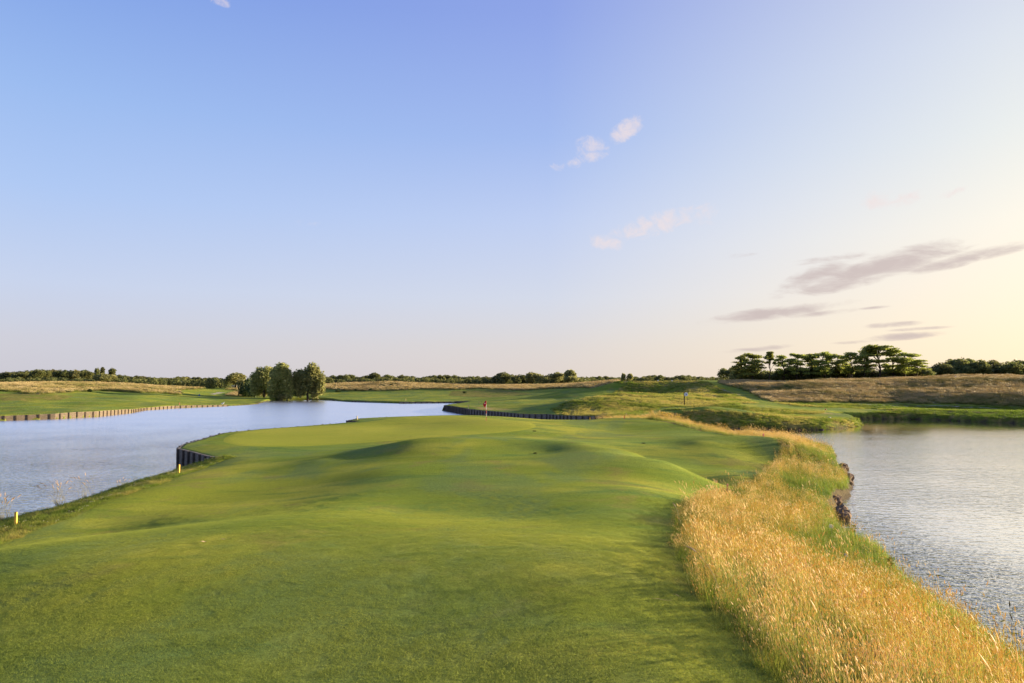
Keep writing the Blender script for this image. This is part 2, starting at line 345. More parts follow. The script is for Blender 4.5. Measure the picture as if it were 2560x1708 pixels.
def project(x, y, z):
    dz = z-CAMZ; c, s = math.cos(PITCH), math.sin(PITCH)
    fw = y*c+dz*s; up = -y*s+dz*c
    fw = np.maximum(fw, .01)
    return CX+F*x/fw, CY-F*up/fw
def in_poly(x, y, poly):
    ins = np.zeros(np.shape(x), bool); n = len(poly)
    for i in range(n):
        ax, ay = poly[i]; bx, by = poly[(i+1) % n]
        if ay != by: ins ^= ((ay > y) != (by > y)) & (x < (bx-ax)*(y-ay)/(by-ay)+ax)
    return ins
def poly_sd(x, y, poly):
    best = np.full(np.shape(x), 1e9); n = len(poly)
    for i in range(n):
        ax, ay = poly[i]; bx, by = poly[(i+1) % n]; dx, dy = bx-ax, by-ay
        t = np.clip(((x-ax)*dx+(y-ay)*dy)/(dx*dx+dy*dy+1e-9), 0, 1); best = np.minimum(best, (x-ax-t*dx)**2+(y-ay-t*dy)**2)
    d = np.sqrt(best); return np.where(in_poly(x, y, poly), d, -d)
# ---------------------------------------------------------------- regions of the ground, in world metres
def wp(lst): return [tuple(hit(*a)[:2]) if len(a) == 2 else tuple(P(*a)[:2]) for a in lst]
# tall straw grass on the near right bank: fairway side, then the shore
T_EDGE = wp([(1909,1096,2.25),(1944,1103,2.2),(1952,1122,2.0),(1936,1146,1.75),(1880,1190,1.9),(1800,1222,2.05),(1725,1258,2.3),(1697,1300,2.55),(1690,1350,2.75),(1700,1400,2.95),(1740,1480,3.15),(1800,1560,3.2),(1860,1640,3.2),(1925,1708,3.2)])
T_NEAR = T_EDGE+[(3.2,5),(3.3,-12),(13,-12),(12,5),(11.7,10),(11.9,15.6),(12.5,18.4),(13.4,23.5),(14.5,27),(15,30),(16.6,33),(17.6,36.6),(20.8,41),(23.8,45.5),(25,49),(26.3,53),(28,58),(31.4,67),(32.2,75),(29,79.6),(26,77.6),(23.8,73.5)]
T_STRIP = wp([(1909,1097,2.2),(1821,1093,1.7)])+[(19.8,75),(17.5,82),(15.6,90),(11,97),(12,99.5),(18,99.6),(19.6,97),(21.6,88),(23.2,78),(24.4,74.5),(26,77)]
ROUGH_L = [(-20.4,49.0),(-22,48.9),(-26,41),(-27,30),(-26,10),(-26,-20)]+[(-17,-20),(-16.6,6),(-17.4,16)]+wp([(2,1362),(101,1320),(191,1289),(268,1253),(357,1224),(447,1191),(536,1160),(590,1142.5)])
# regions cut out by what the photograph shows of them, with a range of depth
PXR = {
 'tall': [([(1790,930),(1800,960),(1860,975),(1881,984),(1909,998),(1936,1006),(2100,1007),(2238,1008.5),(2400,1011),(2560,1017),(2900,1022),(2900,900),(1790,900)], 140, 330),
          ([(-400,930),(-400,985),(0,978),(60,984),(110,986),(190,980),(240,978),(300,980),(345,983),(400,984),(450,988),(452,982),(430,976),(470,975),(510,972),(512,958),(512,930)], 190, 480),
          ([(560,930),(590,962),(565,975),(600,977),(560,990),(640,992),(680,990),(690,950),(640,930)], 280, 470),
          ([(690,930),(760,974),(805,972),(860,977),(963,978),(1060,973),(1140,975),(1200,972),(1300,977),(1400,972),(1463,970),(1504,976),(1530,971),(1540,963),(1552,950),(1575,946),(1575,900),(690,900)], 212, 430)],
 'rough': [([(1440,935),(1560,944),(1760,952),(1890,1008),(1760,1016),(1660,1018),(1560,1046),(1400,1043),(1380,1025),(1420,1004),(1490,992),(1530,985),(1560,962)], 100, 245),
           ([(1540,1048),(1660,1036),(1772,1024),(1881,1033),(2000,1040),(2100,1044),(2170,1060),(2170,1100),(1550,1100)], 96, 113),
           ([(1660,1026),(1813,1012),(1900,1020),(2000,1027),(2060,1030),(2040,1036),(1900,1034),(1813,1028)], 110, 130),
           ([(1936,1008),(2560,1018),(2900,1030),(2900,1100),(2110,1100),(2140,1034),(2250,1026),(2000,1016)], 112, 165),
           ([(1120,990),(1250,995),(1330,985),(1250,975),(1130,978)], 250, 330),
           ([(-200,1000),(60,1002),(150,1000),(190,990),(100,984),(-200,984)], 170, 245)],
 'dry': [([(1400,1025),(1470,1022),(1540,1032),(1530,1042),(1440,1036)], 100, 125), ([(1640,1002),(1745,1000),(1800,1010),(1760,1018),(1680,1014)], 120, 160),
         ([(1500,1012),(1600,1016),(1640,1024),(1560,1028)], 110, 150), ([(1700,966),(1760,968),(1800,990),(1780,1002),(1740,985)], 150, 200), ([(1550,944),(1740,950),(1745,958),(1560,955)], 190, 215),
         ([(1180,1017),(1240,1019),(1300,1026),(1200,1024)], 130, 165), ([(1660,1034),(1772,1026),(1900,1036),(2040,1048),(1900,1046),(1772,1036)], 104, 110), ([(1960,1028),(2080,1032),(2100,1036),(1980,1033)], 113, 125)]}
def region(x, y, z, key, soft=.35):
    u, v = project(x, y, z); m = np.zeros(np.shape(x))
    for poly, d0, d1 in PXR[key]:
        jit = (vnoise(x, y, 4., 5)-.5)*5/np.maximum(y/150, .5)
        k = in_poly(u+jit*1.5, v+jit*.35, poly) & (y > d0) & (y < d1); m = np.maximum(m, k)
    return m
def tall_mask(x, y, z):
    jx = x+(vnoise(x, y, 1.3, 8)-.5)*.7
    m = np.clip(poly_sd(jx, y, T_NEAR)*2+.5, 0, 1); m = np.maximum(m, np.clip(poly_sd(jx, y, T_STRIP)*2+.5, 0, 1))
    far = np.hypot(x, y) > 95
    return np.where(far, region(x, y, z, 'tall'), m)
# ---------------------------------------------------------------- materials
def new_mat(name):
    m = bpy.data.materials.new(name); m.use_nodes = True; nt = m.node_tree
    for nd in list(nt.nodes): nt.nodes.remove(nd)
    b = NB(nt); o = b.n('ShaderNodeOutputMaterial'); return m, b, o
def principled(b, o, col, rough=.8, spec=.2, normal=None, sheen=0, metal=0):
    p = b.n('ShaderNodeBsdfPrincipled'); b.put(p.inputs['Base Color'], (*col, 1) if isinstance(col, tuple) and len(col) == 3 else col)
    b.put(p.inputs['Roughness'], rough); p.inputs['Specular IOR Level'].default_value = spec; p.inputs['Metallic'].default_value = metal
    p.inputs['Sheen Weight'].default_value = sheen
    if normal is not None: b.link(normal, p.inputs['Normal'])
    if o is not None: b.link(p.outputs[0], o.inputs[0])
    return p
def bump(b, h, strength, dist, normal=None):
    n = b.n('ShaderNodeBump'); b.put(n.inputs['Height'], h); b.put(n.inputs['Strength'], strength); b.put(n.inputs['Distance'], dist)
    if normal is not None: b.link(normal, n.inputs['Normal'])
    return n.outputs[0]
def simple(name, col, rough=.7, spec=.3, var=.25, scale=8, stretch=(1, 1, 1), bmp=0, metal=0):
    m, b, o = new_mat(name); tcn = b.n('ShaderNodeTexCoord'); v = b.mapping(tcn.outputs['Object'], stretch)
    n1 = b.noise(v, scale, 5, .6); lo = tuple(c*(1-var) for c in col); hi = tuple(min(1, c*(1+var)) for c in col)
    cc = b.mix(b.ramp(n1, .3, .7), lo, hi)
    nr = bump(b, n1, .5, bmp) if bmp else None
    principled(b, o, cc, rough, spec, nr, metal=metal); return m
def turf_material(name, masked=True, green=False):
    m, b, o = new_mat(name); g = b.n('ShaderNodeNewGeometry'); pos = g.outputs['Position']
    att = b.n('ShaderNodeAttribute', attribute_name='mask'); sp = b.n('ShaderNodeSeparateColor'); b.link(att.outputs['Color'], sp.inputs[0])
    tall, rough_, dry = sp.outputs
    soil = att.outputs['Alpha']
    n_big = b.noise(pos, .085, 4, .55, .3); n_mid = b.noise(b.mapping(pos, (.5, 1.3, 1), (0, 0, .35)), .42, 5, .6, .6)
    n_fine = b.noise(pos, 9, 5, .72); n_grain = b.noise(pos, 55, 4, .85); n_grain2 = b.noise(b.mapping(pos, (1, 1, .2)), 22, 4, .8)
    if green:
        c1, c2, c3 = (.30, .32, .034), (.355, .35, .042), (.26, .30, .032)
    else:
        c1, c2, c3 = (.185, .245, .038), (.33, .325, .042), (.095, .17, .036)
    col = b.mix(b.ramp(n_big, .40, .62), c1, c2); col = b.mix(b.ramp(n_mid, .48, .68, 0, .75), col, c3)
    n_mow = b.noise(b.mapping(pos, (.30, .9, 1), (0, 0, .55)), .30, 3, .5)
    col = b.mix(b.ramp(n_mow, .42, .60, 0, .35 if green else .55), col, c2 if green else (.17, .215, .016))
    if not green:
        n_pat = b.noise(pos, .33, 4, .65, .5); col = b.mix(b.ramp(n_pat, .54, .70, 0, .65), col, (.235, .20, .05))
        n_bl = b.noise(b.mapping(pos, (1, .55, 1), (0, 0, -.5)), .20, 4, .6, .4); col = b.mix(b.ramp(n_bl, .50, .64, 0, .55), col, (.13, .19, .06))
    grain = b.mix(.5, n_grain, n_grain2)
    if masked:
        rc = b.mix(b.ramp(b.noise(b.mapping(pos, (1, 1.8, 1)), .5, 6, .72), .40, .66), (.12, .145, .018), (.33, .245, .07))
        rc = b.mix(b.ramp(b.noise(pos, .16, 5, .6), .5, .66, 0, .7), rc, (.16, .21, .018))
        col = b.mix(rough_, col, rc)
        dc = b.mix(b.ramp(b.noise(b.mapping(pos, (.5, 1.5, 1)), .8, 6, .7), .38, .6), (.22, .19, .04), (.50, .36, .13))
        col = b.mix(b.m('MULTIPLY', dry, b.ramp(b.noise(pos, .35, 5, .7), .36, .56)), col, dc)
        tcn = b.mix(b.ramp(b.noise(pos, .5, 5, .65), .42, .62), (.10, .10, .024), (.34, .26, .10))
        col = b.mix(tall, col, tcn)
        col = b.mix(soil, col, b.mix(b.ramp(n_fine, .3, .7), (.035, .026, .016), (.10, .075, .045)))
    k = b.ramp(grain, .28, .72, .42, 1.5); mul = b.n('ShaderNodeCombineColor')
    for i in range(3): b.link(k, mul.inputs[i])
    col = b.mix(1.0, col, mul.outputs[0], 'MULTIPLY')
    k2 = b.ramp(n_fine, .3, .72, .84, 1.12); mul2 = b.n('ShaderNodeCombineColor')
    for i in range(3): b.link(k2, mul2.inputs[i])
    col = b.mix(1.0, col, mul2.outputs[0], 'MULTIPLY')
    nr = bump(b, n_grain, .7 if not green else .4, .022); nr = bump(b, n_grain2, .6, .03, nr)
    if not green: nr = bump(b, n_mid, .25, .18, nr)
    p = principled(b, o, col, .9, .03, nr, sheen=.0)
    return m
M = {}
M['ground'] = turf_material('turf'); M['green'] = turf_material('green_turf', False, True)
# ---------------------------------------------------------------- ground: one sheet to the horizon, fine where the photo looks
def build_ground():
    fine = np.arange(-41, 41.001, .075); a = 41.5; side = []
    stp = .4
    while a < 180: side.append(a); a += stp; stp = min(stp*1.25, 3)
    side = np.array(side); ang = np.concatenate([-side[::-1], fine, side]); ang = np.radians(ang)
    rr = list(np.exp(np.arange(math.log(.6), math.log(6.), .06)))+list(np.exp(np.arange(math.log(6.), math.log(480), .0054)))
    r = rr[-1]; s = .0054
    while r < 9000: s = min(s*1.3, .15); r *= 1+s; rr.append(r)
    rr = np.array(rr)
    A, Rr = np.meshgrid(ang, rr); x = np.sin(A)*Rr; y = np.cos(A)*Rr
    x, y = x.ravel(), y.ravel(); sh = shore(x, y); z = height(x, y, sh)
    nA, nR = len(ang), len(rr)
    i = np.arange(nR-1)[:, None]*nA; j = np.arange(nA)[None]; jn = (j+1) % nA
    f = np.stack([i+j, i+jn, i+nA+jn, i+nA+j], -1).reshape(-1, 4)[:, ::-1]
    # drop what lies deep under water
    zf = z[f].max(1); f = f[zf > -.95]
    x = np.append(x, 0.); y = np.append(y, 0.); z = np.append(z, hz(0, 0)); c = len(x)-1
    fan = np.stack([np.full(nA, c), (np.arange(nA)+1) % nA, np.arange(nA)], -1)
    used = np.zeros(len(x), bool); used[f.ravel()] = True; used[fan.ravel()] = True; idx = np.cumsum(used)-1
    o = mesh_np('ground', np.stack([x, y, z], -1)[used], [idx[f], idx[fan]], M['ground'])
    x, y, z = x[used], y[used], z[used]; sd = np.append(sh[0], 5.)[used]; wid = np.append(sh[2], 1.)[used]
    tall = tall_mask(x, y, z); rl = np.clip(poly_sd(x, y, ROUGH_L)*3+.5, 0, 1)*(np.hypot(x, y) < 70)
    rough_ = np.maximum(region(x, y, z, 'rough'), rl*.8); dry = region(x, y, z, 'dry')
    far = np.clip((np.hypot(x, y)-480)/40, 0, 1); rough_ = np.maximum(rough_, far)
    soil = np.clip((.42-z)/.25, 0, 1)*(sd < 3)
    soil = np.maximum(soil, ((sd < .9) & (y > 29) & (y < 56) & (x > 0) & (x < 40))*.85)
    soil = np.maximum(soil, ((sd < .0) & (wid < .2))*1.)
    a = o.data.attributes.new('mask', 'FLOAT_COLOR', 'POINT')
    a.data.foreach_set('color', np.stack([tall, rough_, dry, soil], -1).astype(np.float32).ravel())
    tag(o, kind='structure'); return o
ground = build_ground()
# ---------------------------------------------------------------- water
def water_material():
    m, b, o = new_mat('lake_water'); g = b.n('ShaderNodeNewGeometry'); pos = g.outputs['Position']
    sp = b.n('ShaderNodeSeparateXYZ'); b.link(pos, sp.inputs[0]); X, Y, Z = sp.outputs
    ps = b.mapping(pos, (.42, 1.0, 1), (0, 0, .10))
    n1 = b.noise(ps, 2.6, 3, .55, .3); n2 = b.noise(b.mapping(pos, (.9, 1, 1), (0, 0, -.25)), 4.5, 2, .5, .2); n3 = b.noise(pos, .11, 3, .5)
    n4 = b.noise(b.mapping(pos, (.16, 1, 1), (0, 0, .05)), .8, 3, .6)
    # sheltered water under the far banks lies calmer
    nb = b.m('MULTIPLY', b.m('SUBTRACT', b.noise(b.mapping(pos, (.5, 1, 1)), .12, 4, .6), .5), 22.0)
    yl = b.m('ADD', Y, nb)
    right = b.ramp(X, 14, 22); cr = b.ramp(b.m('ADD', yl, b.m('MULTIPLY', X, .0)), 72, 104, 1, .12); cl = b.ramp(yl, 225, 265, 1, .3)
    calm = b.m('ADD', b.m('MULTIPLY', right, cr), b.m('MULTIPLY', b.m('SUBTRACT', 1.0, right), cl))
    st = b.m('MULTIPLY', calm, b.ramp(n3, .25, .75, .6, 1.1))
    amp = b.m('MULTIPLY', st, b.m('ADD', b.ramp(Y, 50, 150, .55, .26), b.m('MULTIPLY', right, b.ramp(Y, 50, 130, -.24, -.06))))
    nr = bump(b, n1, amp, .20); nr = bump(b, n2, b.m('MULTIPLY', amp, b.m('ADD', 1.8, b.m('MULTIPLY', right, -.9))), .09, nr); nr = bump(b, n4, b.m('MULTIPLY', amp, .8), .12, nr)
    body = b.n('ShaderNodeBsdfDiffuse'); body.inputs['Color'].default_value = (.035, .045, .045, 1)
    gl = b.n('ShaderNodeBsdfGlossy'); b.put(gl.inputs['Roughness'], b.m('ADD', .05, b.m('MULTIPLY', calm, b.m('ADD', b.m('MULTIPLY', b.m('SUBTRACT', 1.0, right), b.ramp(Y, 40, 130, 0, .20)), b.m('MULTIPLY', right, .06))))); gl.inputs['Color'].default_value = (.97, .97, .97, 1); b.link(nr, gl.inputs['Normal'])
    fr_ = b.n('ShaderNodeFresnel'); fr_.inputs['IOR'].default_value = 1.45; b.link(nr, fr_.inputs['Normal'])
    mx = b.n('ShaderNodeMixShader'); b.link(b.m('MULTIPLY', fr_.outputs[0], 2.7, clamp=True), mx.inputs[0]); b.link(body.outputs[0], mx.inputs[1]); b.link(gl.outputs[0], mx.inputs[2]); b.link(mx.outputs[0], o.inputs[0])
    return m
M['water'] = water_material()
def water(name, x0, x1, y0, y1, holes=None):
    mb = MB(); nx, ny = 8, 12; xs = np.linspace(x0, x1, nx); ys = np.linspace(y0, y1, ny)
    mb.add([[a_, b_, 0] for b_ in ys for a_ in xs], [[j*nx+i, j*nx+i+1, (j+1)*nx+i+1, (j+1)*nx+i] for j in range(ny-1) for i in range(nx-1)])
    return tag(mb.build(name, M['water']), kind='structure')
water('lake', -160, 110, -70, 312)
# ---------------------------------------------------------------- putting greens: close mown sheets
def sheet(name, poly, mat, lift=.03, rings=26, smooth_n=4):
    n = len(poly); bp = []
    for i in range(n):
        p0, a, b_, p3 = [np.array(poly[k % n][:2]) for k in (i-1, i, i+1, i+2)]
        for j in range(smooth_n):
            t = j/smooth_n; bp.append(.5*(2*a+(b_-p0)*t+(2*p0-5*a+4*b_-p3)*t*t+(-p0+3*a-3*b_+p3)*t**3))
    bp = np.array(bp); c = bp.mean(0); k = len(bp); v = [c]
    for r in range(1, rings+1): v += list(c+(bp-c)*(r/rings))
    v = np.array(v); z = height(v[:, 0], v[:, 1])+lift; z[-k:] -= lift+.02
    f4 = [[1+(r-1)*k+j, 1+r*k+j, 1+r*k+(j+1) % k, 1+(r-1)*k+(j+1) % k] for r in range(1, rings) for j in range(k)]
    f3 = [[0, 1+j, 1+(j+1) % k] for j in range(k)]
    return tag(mesh_np(name, np.column_stack([v, z]), [np.array(f4), np.array(f3)], mat), kind='structure')
GREEN = wp([(548,1106),(580,1114),(620,1118),(736,1118),(872,1111),(1008,1101),(1077,1094),(1179,1088),(1281,1081),(1340,1072),(1348,1064),(1325,1056),(1245,1048)])+[(-8,87.5),(-13,87.5),(-15.5,84.5)]+wp([(892,1062.5,1.93),(770,1067,1.9),(668,1073,1.85),(590,1084,1.83),(556,1095,1.8)])
M['collar'] = turf_material('collar_turf', False, False)
_g = np.array([p[:2] for p in GREEN]); _c = _g.mean(0); _o = []
for i in range(len(_g)):
    t_ = _g[(i+1) % len(_g)]-_g[i-1]; n_ = np.array([t_[1], -t_[0]])/np.linalg.norm(t_); n_ = n_ if np.dot(n_, _g[i]-_c) > 0 else -n_; _o.append(_g[i]+n_*(1.5 if _g[i][0] > -15 or _g[i][1] < 62 else .4))
sheet('green_collar', _o, M['collar'], .015)
sheet('putting_green', GREEN, M['green'], .034)
# ---------------------------------------------------------------- shared materials of the objects
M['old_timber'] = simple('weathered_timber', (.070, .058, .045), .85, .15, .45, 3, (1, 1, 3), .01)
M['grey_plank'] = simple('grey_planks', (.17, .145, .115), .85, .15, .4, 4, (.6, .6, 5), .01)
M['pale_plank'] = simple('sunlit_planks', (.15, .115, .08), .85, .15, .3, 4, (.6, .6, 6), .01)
M['brown_post'] = simple('brown_post', (.06, .045, .032), .85, .15, .4, 4, (1, 1, 3), .01)
M['yellow'] = simple('yellow_paint', (.80, .44, .03), .5, .4, .12, 12)
M['pale_yellow'] = simple('faded_yellow_paint', (.62, .48, .18), .6, .3, .15, 12)
M['red'] = simple('red_paint', (.55, .05, .03), .5, .4, .15, 12)
M['pink_red'] = simple('faded_red_paint', (.62, .17, .14), .6, .3, .15, 12)
M['flag_red'] = simple('flag_cloth', (.55, .02, .04), .8, .1, .15, 6)
M['white'] = simple('white_paint', (.78, .78, .76), .5, .4, .05, 6)
M['blue'] = simple('blue_paint', (.03, .09, .30), .5, .4, .1, 6)
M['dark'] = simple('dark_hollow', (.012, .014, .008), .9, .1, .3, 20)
M['rock'] = simple('brown_rock', (.19, .12, .07), .9, .15, .45, 3.5, (1, 1, 1), .05)
M['gravel'] = simple('pale_gravel', (.34, .30, .26), .9, .1, .25, 9, (1, 1, 1), .02)
M['stone'] = simple('pale_stone', (.42, .36, .28), .85, .2, .25, 3, (1, 1, 1), .02)
def leafmat(name, a, b_, trans=.35, rough=.6, spec=.25, tint=None):
    m, b, o = new_mat(name); g = b.n('ShaderNodeNewGeometry'); oi = b.n('ShaderNodeObjectInfo')
    n = b.noise(g.outputs['Position'], .55, 3, .6); rp = g.outputs['Random Per Island']
    f = b.m('ADD', b.m('MULTIPLY', n, .6), b.m('MULTIPLY', rp, .5)); col = b.mix(b.ramp(f, .25, .85), a, b_)
    hs = b.n('ShaderNodeHueSaturation'); b.link(col, hs.inputs['Color']); b.put(hs.inputs['Value'], b.m('ADD', .78, b.m('MULTIPLY', oi.outputs['Random'], .45)))
    b.put(hs.inputs['Hue'], b.m('ADD', .49, b.m('MULTIPLY', oi.outputs['Random'], .022)))
    p = principled(b, None, hs.outputs[0], rough, spec); t = b.n('ShaderNodeBsdfTranslucent'); b.link(hs.outputs[0], t.inputs[0])
    mx = b.n('ShaderNodeMixShader'); mx.inputs[0].default_value = trans; b.link(p.outputs[0], mx.inputs[1]); b.link(t.outputs[0], mx.inputs[2]); b.link(mx.outputs[0], o.inputs[0]); return m
M['leaf_far'] = leafmat('far_wood_foliage', (.10, .125, .038), (.22, .21, .068), .55)
M['leaf_olive'] = leafmat('olive_foliage', (.22, .23, .08), (.38, .34, .13), .6)
M['leaf_willow'] = leafmat('willow_foliage', (.23, .26, .08), (.44, .41, .16), .6)
M['leaf_locust'] = leafmat('locust_foliage', (.19, .22, .045), (.36, .37, .08), .62)
M['leaf_bush'] = leafmat('bush_foliage', (.050, .080, .022), (.090, .115, .034))
M['bark'] = simple('bark', (.055, .042, .030), .9, .1, .4, 4, (1, 1, .3), .02)
# ---------------------------------------------------------------- timber bulkheads
def wall_thing(poly, spacing, post_w, planks, post, name, label, group, proud=.07, board=.28, cat='retaining wall'):
    """poly: (x, y) along the top edge of the bank, land on the left hand when walking it"""
    pts_ = []; 
    for i in range(len(poly)-1):
        a, b_ = np.array(poly[i]), np.array(poly[i+1]); L = np.linalg.norm(b_-a); n = max(1, int(L/1.0))
        for j in range(n): pts_.append(a+(b_-a)*j/n)
    pts_.append(np.array(poly[-1])); pts_ = np.array(pts_, float)
    d = np.gradient(pts_, axis=0); d /= np.linalg.norm(d, axis=1)[:, None]; out = np.column_stack([-d[:, 1], d[:, 0]])
    ins = pts_-out*.35; zt = height(ins[:, 0], ins[:, 1])-.02
    face = pts_+out*.16; back = pts_-out*.02
    root = empty(name, (float(pts_[len(pts_)//2][0]), float(pts_[len(pts_)//2][1]), 0), label, cat, group)
    inv = -np.array([root.location.x, root.location.y, 0])
    mb = MB(); nb = max(2, int(round((zt.mean()+.25)/board)))
    for k in range(nb):                                     # horizontal boards, each a little in or out of line
        for i in range(len(pts_)-1):
            of = random.uniform(-.012, .012)
            z0a, z1a = -.25+(zt[i]+.25)*k/nb+.008, -.25+(zt[i]+.25)*(k+1)/nb-.008
            z0b, z1b = -.25+(zt[i+1]+.25)*k/nb+.008, -.25+(zt[i+1]+.25)*(k+1)/nb-.008
            A0, A1 = face[i]+out[i]*of, face[i+1]+out[i+1]*of; B0, B1 = back[i], back[i+1]
            v = [(*A0, z0a), (*A1, z0b), (*A1, z1b), (*A0, z1a), (*B0, z0a), (*B1, z0b), (*B1, z1b), (*B0, z1a)]
            mb.add(np.array(v)+inv, [[0, 1, 2, 3], [5, 4, 7, 6], [3, 2, 6, 7], [0, 4, 5, 1], [0, 3, 7, 4], [1, 5, 6, 2]])
    mb.build('plank_wall', planks, root)
    cum = np.concatenate([[0], np.cumsum(np.linalg.norm(np.diff(pts_, axis=0), axis=1))]); n = min(98, int(cum[-1]/spacing)+1)
    pm = None; meshes = []
    for q in range(4):
        m_ = MB(); m_.box((0, 0, 0), (post_w, post_w*1.1, 1)); o_ = m_.build('post', post, None); meshes.append(o_.data); bpy.data.objects.remove(o_)
    for q in range(n):
        t = min(cum[-1], (q+.5)*spacing); 
        x_ = np.interp(t, cum, face[:, 0]); y_ = np.interp(t, cum, face[:, 1]); z_ = np.interp(t, cum, zt)+random.uniform(-.06, .05)
        ox, oy = np.interp(t, cum, out[:, 0]), np.interp(t, cum, out[:, 1])
        o_ = bpy.data.objects.new('post', meshes[q % 4]); C.objects.link(o_); o_.parent = root
        hgt = z_+.6; o_.scale = (1, 1, hgt); o_.location = (x_+ox*proud+inv[0], y_+oy*proud+inv[1], -.6+hgt/2)
        o_.rotation_euler = (random.uniform(-.02, .02), random.uniform(-.02, .02), math.atan2(oy, ox)+math.pi/2)
    return root
w1 = {i: p for i, p in enumerate(W1)}
def seg(i, j): return [(W1[k][0], W1[k][1]) for k in range(i, j+1)]
iw = [i for i, p in enumerate(W1) if p[2] == 'w']
i0 = iw[0]
def find(p): return min(range(len(W1)), key=lambda i: math.hypot(W1[i][0]-p[0], W1[i][1]-p[1]))
iC = find(P(574,1139,1.75)); iP0 = find((-18.6,83.6)); iP1 = find((-20.2,92)); iBk = find((4,92.5)); iB0 = find((16.4,104.6)); iB1 = find(P(1112,1013,1.35))
iF0 = find((-12,206)); iF1 = find(P(1000,1009.3,0)); iL0 = find(P(575,1015.5,0)); iL1 = find((-103,116))
EC = 'timber bulkheads along the lake'
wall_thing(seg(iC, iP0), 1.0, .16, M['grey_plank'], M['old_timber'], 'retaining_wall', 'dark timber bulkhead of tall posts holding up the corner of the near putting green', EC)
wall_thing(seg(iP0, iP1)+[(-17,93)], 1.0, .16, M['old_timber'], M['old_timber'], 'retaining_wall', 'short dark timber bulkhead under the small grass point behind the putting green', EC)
wall_thing(seg(iB0-1, iB1+1), 1.35, .22, M['grey_plank'], M['old_timber'], 'retaining_wall', 'long black and grey timber bulkhead behind the red flag', EC)
farw = [(-12,206)]+[tuple(P(u, v, 0)[:2]) for u, v in ((1140,1008),(1000,1009.3),(868,1005))]
wall_thing(farw, 1.9, .24, M['grey_plank'], M['old_timber'], 'retaining_wall', 'low distant grey timber bulkhead under the fairway beyond the lake, right of the willows', EC)
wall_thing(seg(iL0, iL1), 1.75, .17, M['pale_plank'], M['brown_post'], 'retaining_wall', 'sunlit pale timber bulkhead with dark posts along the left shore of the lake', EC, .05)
# ---------------------------------------------------------------- stakes, posts, markers
def stake(u, v, hpx, wpx, mat, name, label, cat, group, z=None, dist=None, rnd=False):
    p = PD(u, v, dist) if dist else (P(u, v, z) if z is not None else hit(u, v))
    x, y = p[0], p[1]; z0 = hz(x, y); 
    D = y; H = hpx/F*D; Wd = max(wpx/F*D, .05)
    m_ = MB(); m_.box((0, 0, H/2-.1), (Wd, Wd*.6, H+.2)); m_.add(np.array([[-Wd/2, -Wd*.3, 0], [Wd/2, -Wd*.3, 0], [Wd/2, Wd*.3, 0], [-Wd/2, Wd*.3, 0], [-Wd*.3, 0, Wd*.35], [Wd*.3, 0, Wd*.35]])+np.array([0, 0, H+.002]), [[0, 1, 5, 4], [2, 3, 4, 5], [1, 2, 5, 5], [3, 0, 4, 4]])
    o = m_.build(name, mat); o.location = (x, y, z0); o.rotation_euler = (random.uniform(-.03, .03), random.uniform(-.04, .04), random.uniform(-.3, .5))
    return tag(o, label, cat, group)
YS = 'yellow hazard stakes round the lakes'
stake(38,1331,33,6.5,M['yellow'],'hazard_stake','yellow stake in the rough strip at the left edge, nearest to the viewer','stake',YS,z=1.3)
stake(447,1178,23,4.2,M['yellow'],'hazard_stake','yellow stake on the lake bank in front of the dark timber corner of the green','stake',YS,z=1.55)
stake(515,1096,13,3,M['yellow'],'hazard_stake','yellow stake on the left rim of the putting green above the timber corner','stake',YS,z=1.8)
stake(893,1049,9,2,M['pale_yellow'],'hazard_stake','pale stake on the small grass point behind the green','stake',YS,dist=86.6)
stake(1171,1020.5,10,2,M['pale_yellow'],'hazard_stake','pale yellow stake on top of the black bulkhead, left of the red flag','stake',YS,dist=146)
stake(1475,1051,5,2.2,M['yellow'],'hazard_stake','tiny yellow stake at the far end of the black bulkhead beside the mound','stake',YS,dist=85.5)
stake(1566,1043,11,2.4,M['pale_yellow'],'hazard_stake','left one of the two pale stakes by the footbridge','stake',YS,dist=106)
stake(1617,1044,8,2.4,M['pale_yellow'],'hazard_stake','right one of the two pale stakes by the footbridge','stake',YS,dist=106)
stake(1731,991.5,4,2,M['yellow'],'hazard_stake','small yellow stake on the flat tee behind the round sign','stake',YS,dist=163)
stake(1014,1001,4,1.6,M['pale_yellow'],'hazard_stake','small pale stake above the distant bulkhead across the lake','stake',YS,dist=231)
stake(1198,1003.5,4,1.6,M['pale_yellow'],'hazard_stake','small pale stake on the grass behind the red flag','stake',YS,dist=175)
RS = 'red stakes'
stake(1561,1051,7,2,M['red'],'red_stake','short red stake in front of the footbridge','stake',RS,dist=83)
stake(1909,1096,11,3.4,M['pink_red'],'red_stake','red wooden stake between the dark lobe of turf and the golden grass strip','stake',RS,dist=57.5)
stake(1818,1224,19,3.6,M['pink_red'],'red_stake','faded pink red stake standing in the tall golden grass','stake',RS,dist=33.8)
stake(257,1026,7,2.4,M['pink_red'],'red_stake','pink stake above the sunlit bulkhead, nearer one of two on the left shore','stake',RS,dist=139)
stake(448,1014,4,1.8,M['pink_red'],'red_stake','pink stake above the sunlit bulkhead, farther one of two on the left shore','stake',RS,dist=186)
stake(1885,1090,13,3,M['brown_post'],'wooden_post','brown wooden post in the golden grass left of the red stake','post',None,dist=66)
WP = 'white markers on the grass banks'
stake(1645,952,4,2,M['white'],'tee_marker','left one of two tiny white markers on top of the green hill','marker',WP,dist=206)
stake(1680,952,3,2,M['white'],'tee_marker','right one of two tiny white markers on top of the green hill','marker',WP,dist=206)
stake(2373,944,7,1.8,M['white'],'white_post','left of two white posts on the straw bank crest before the dark wood','post',WP,dist=192)
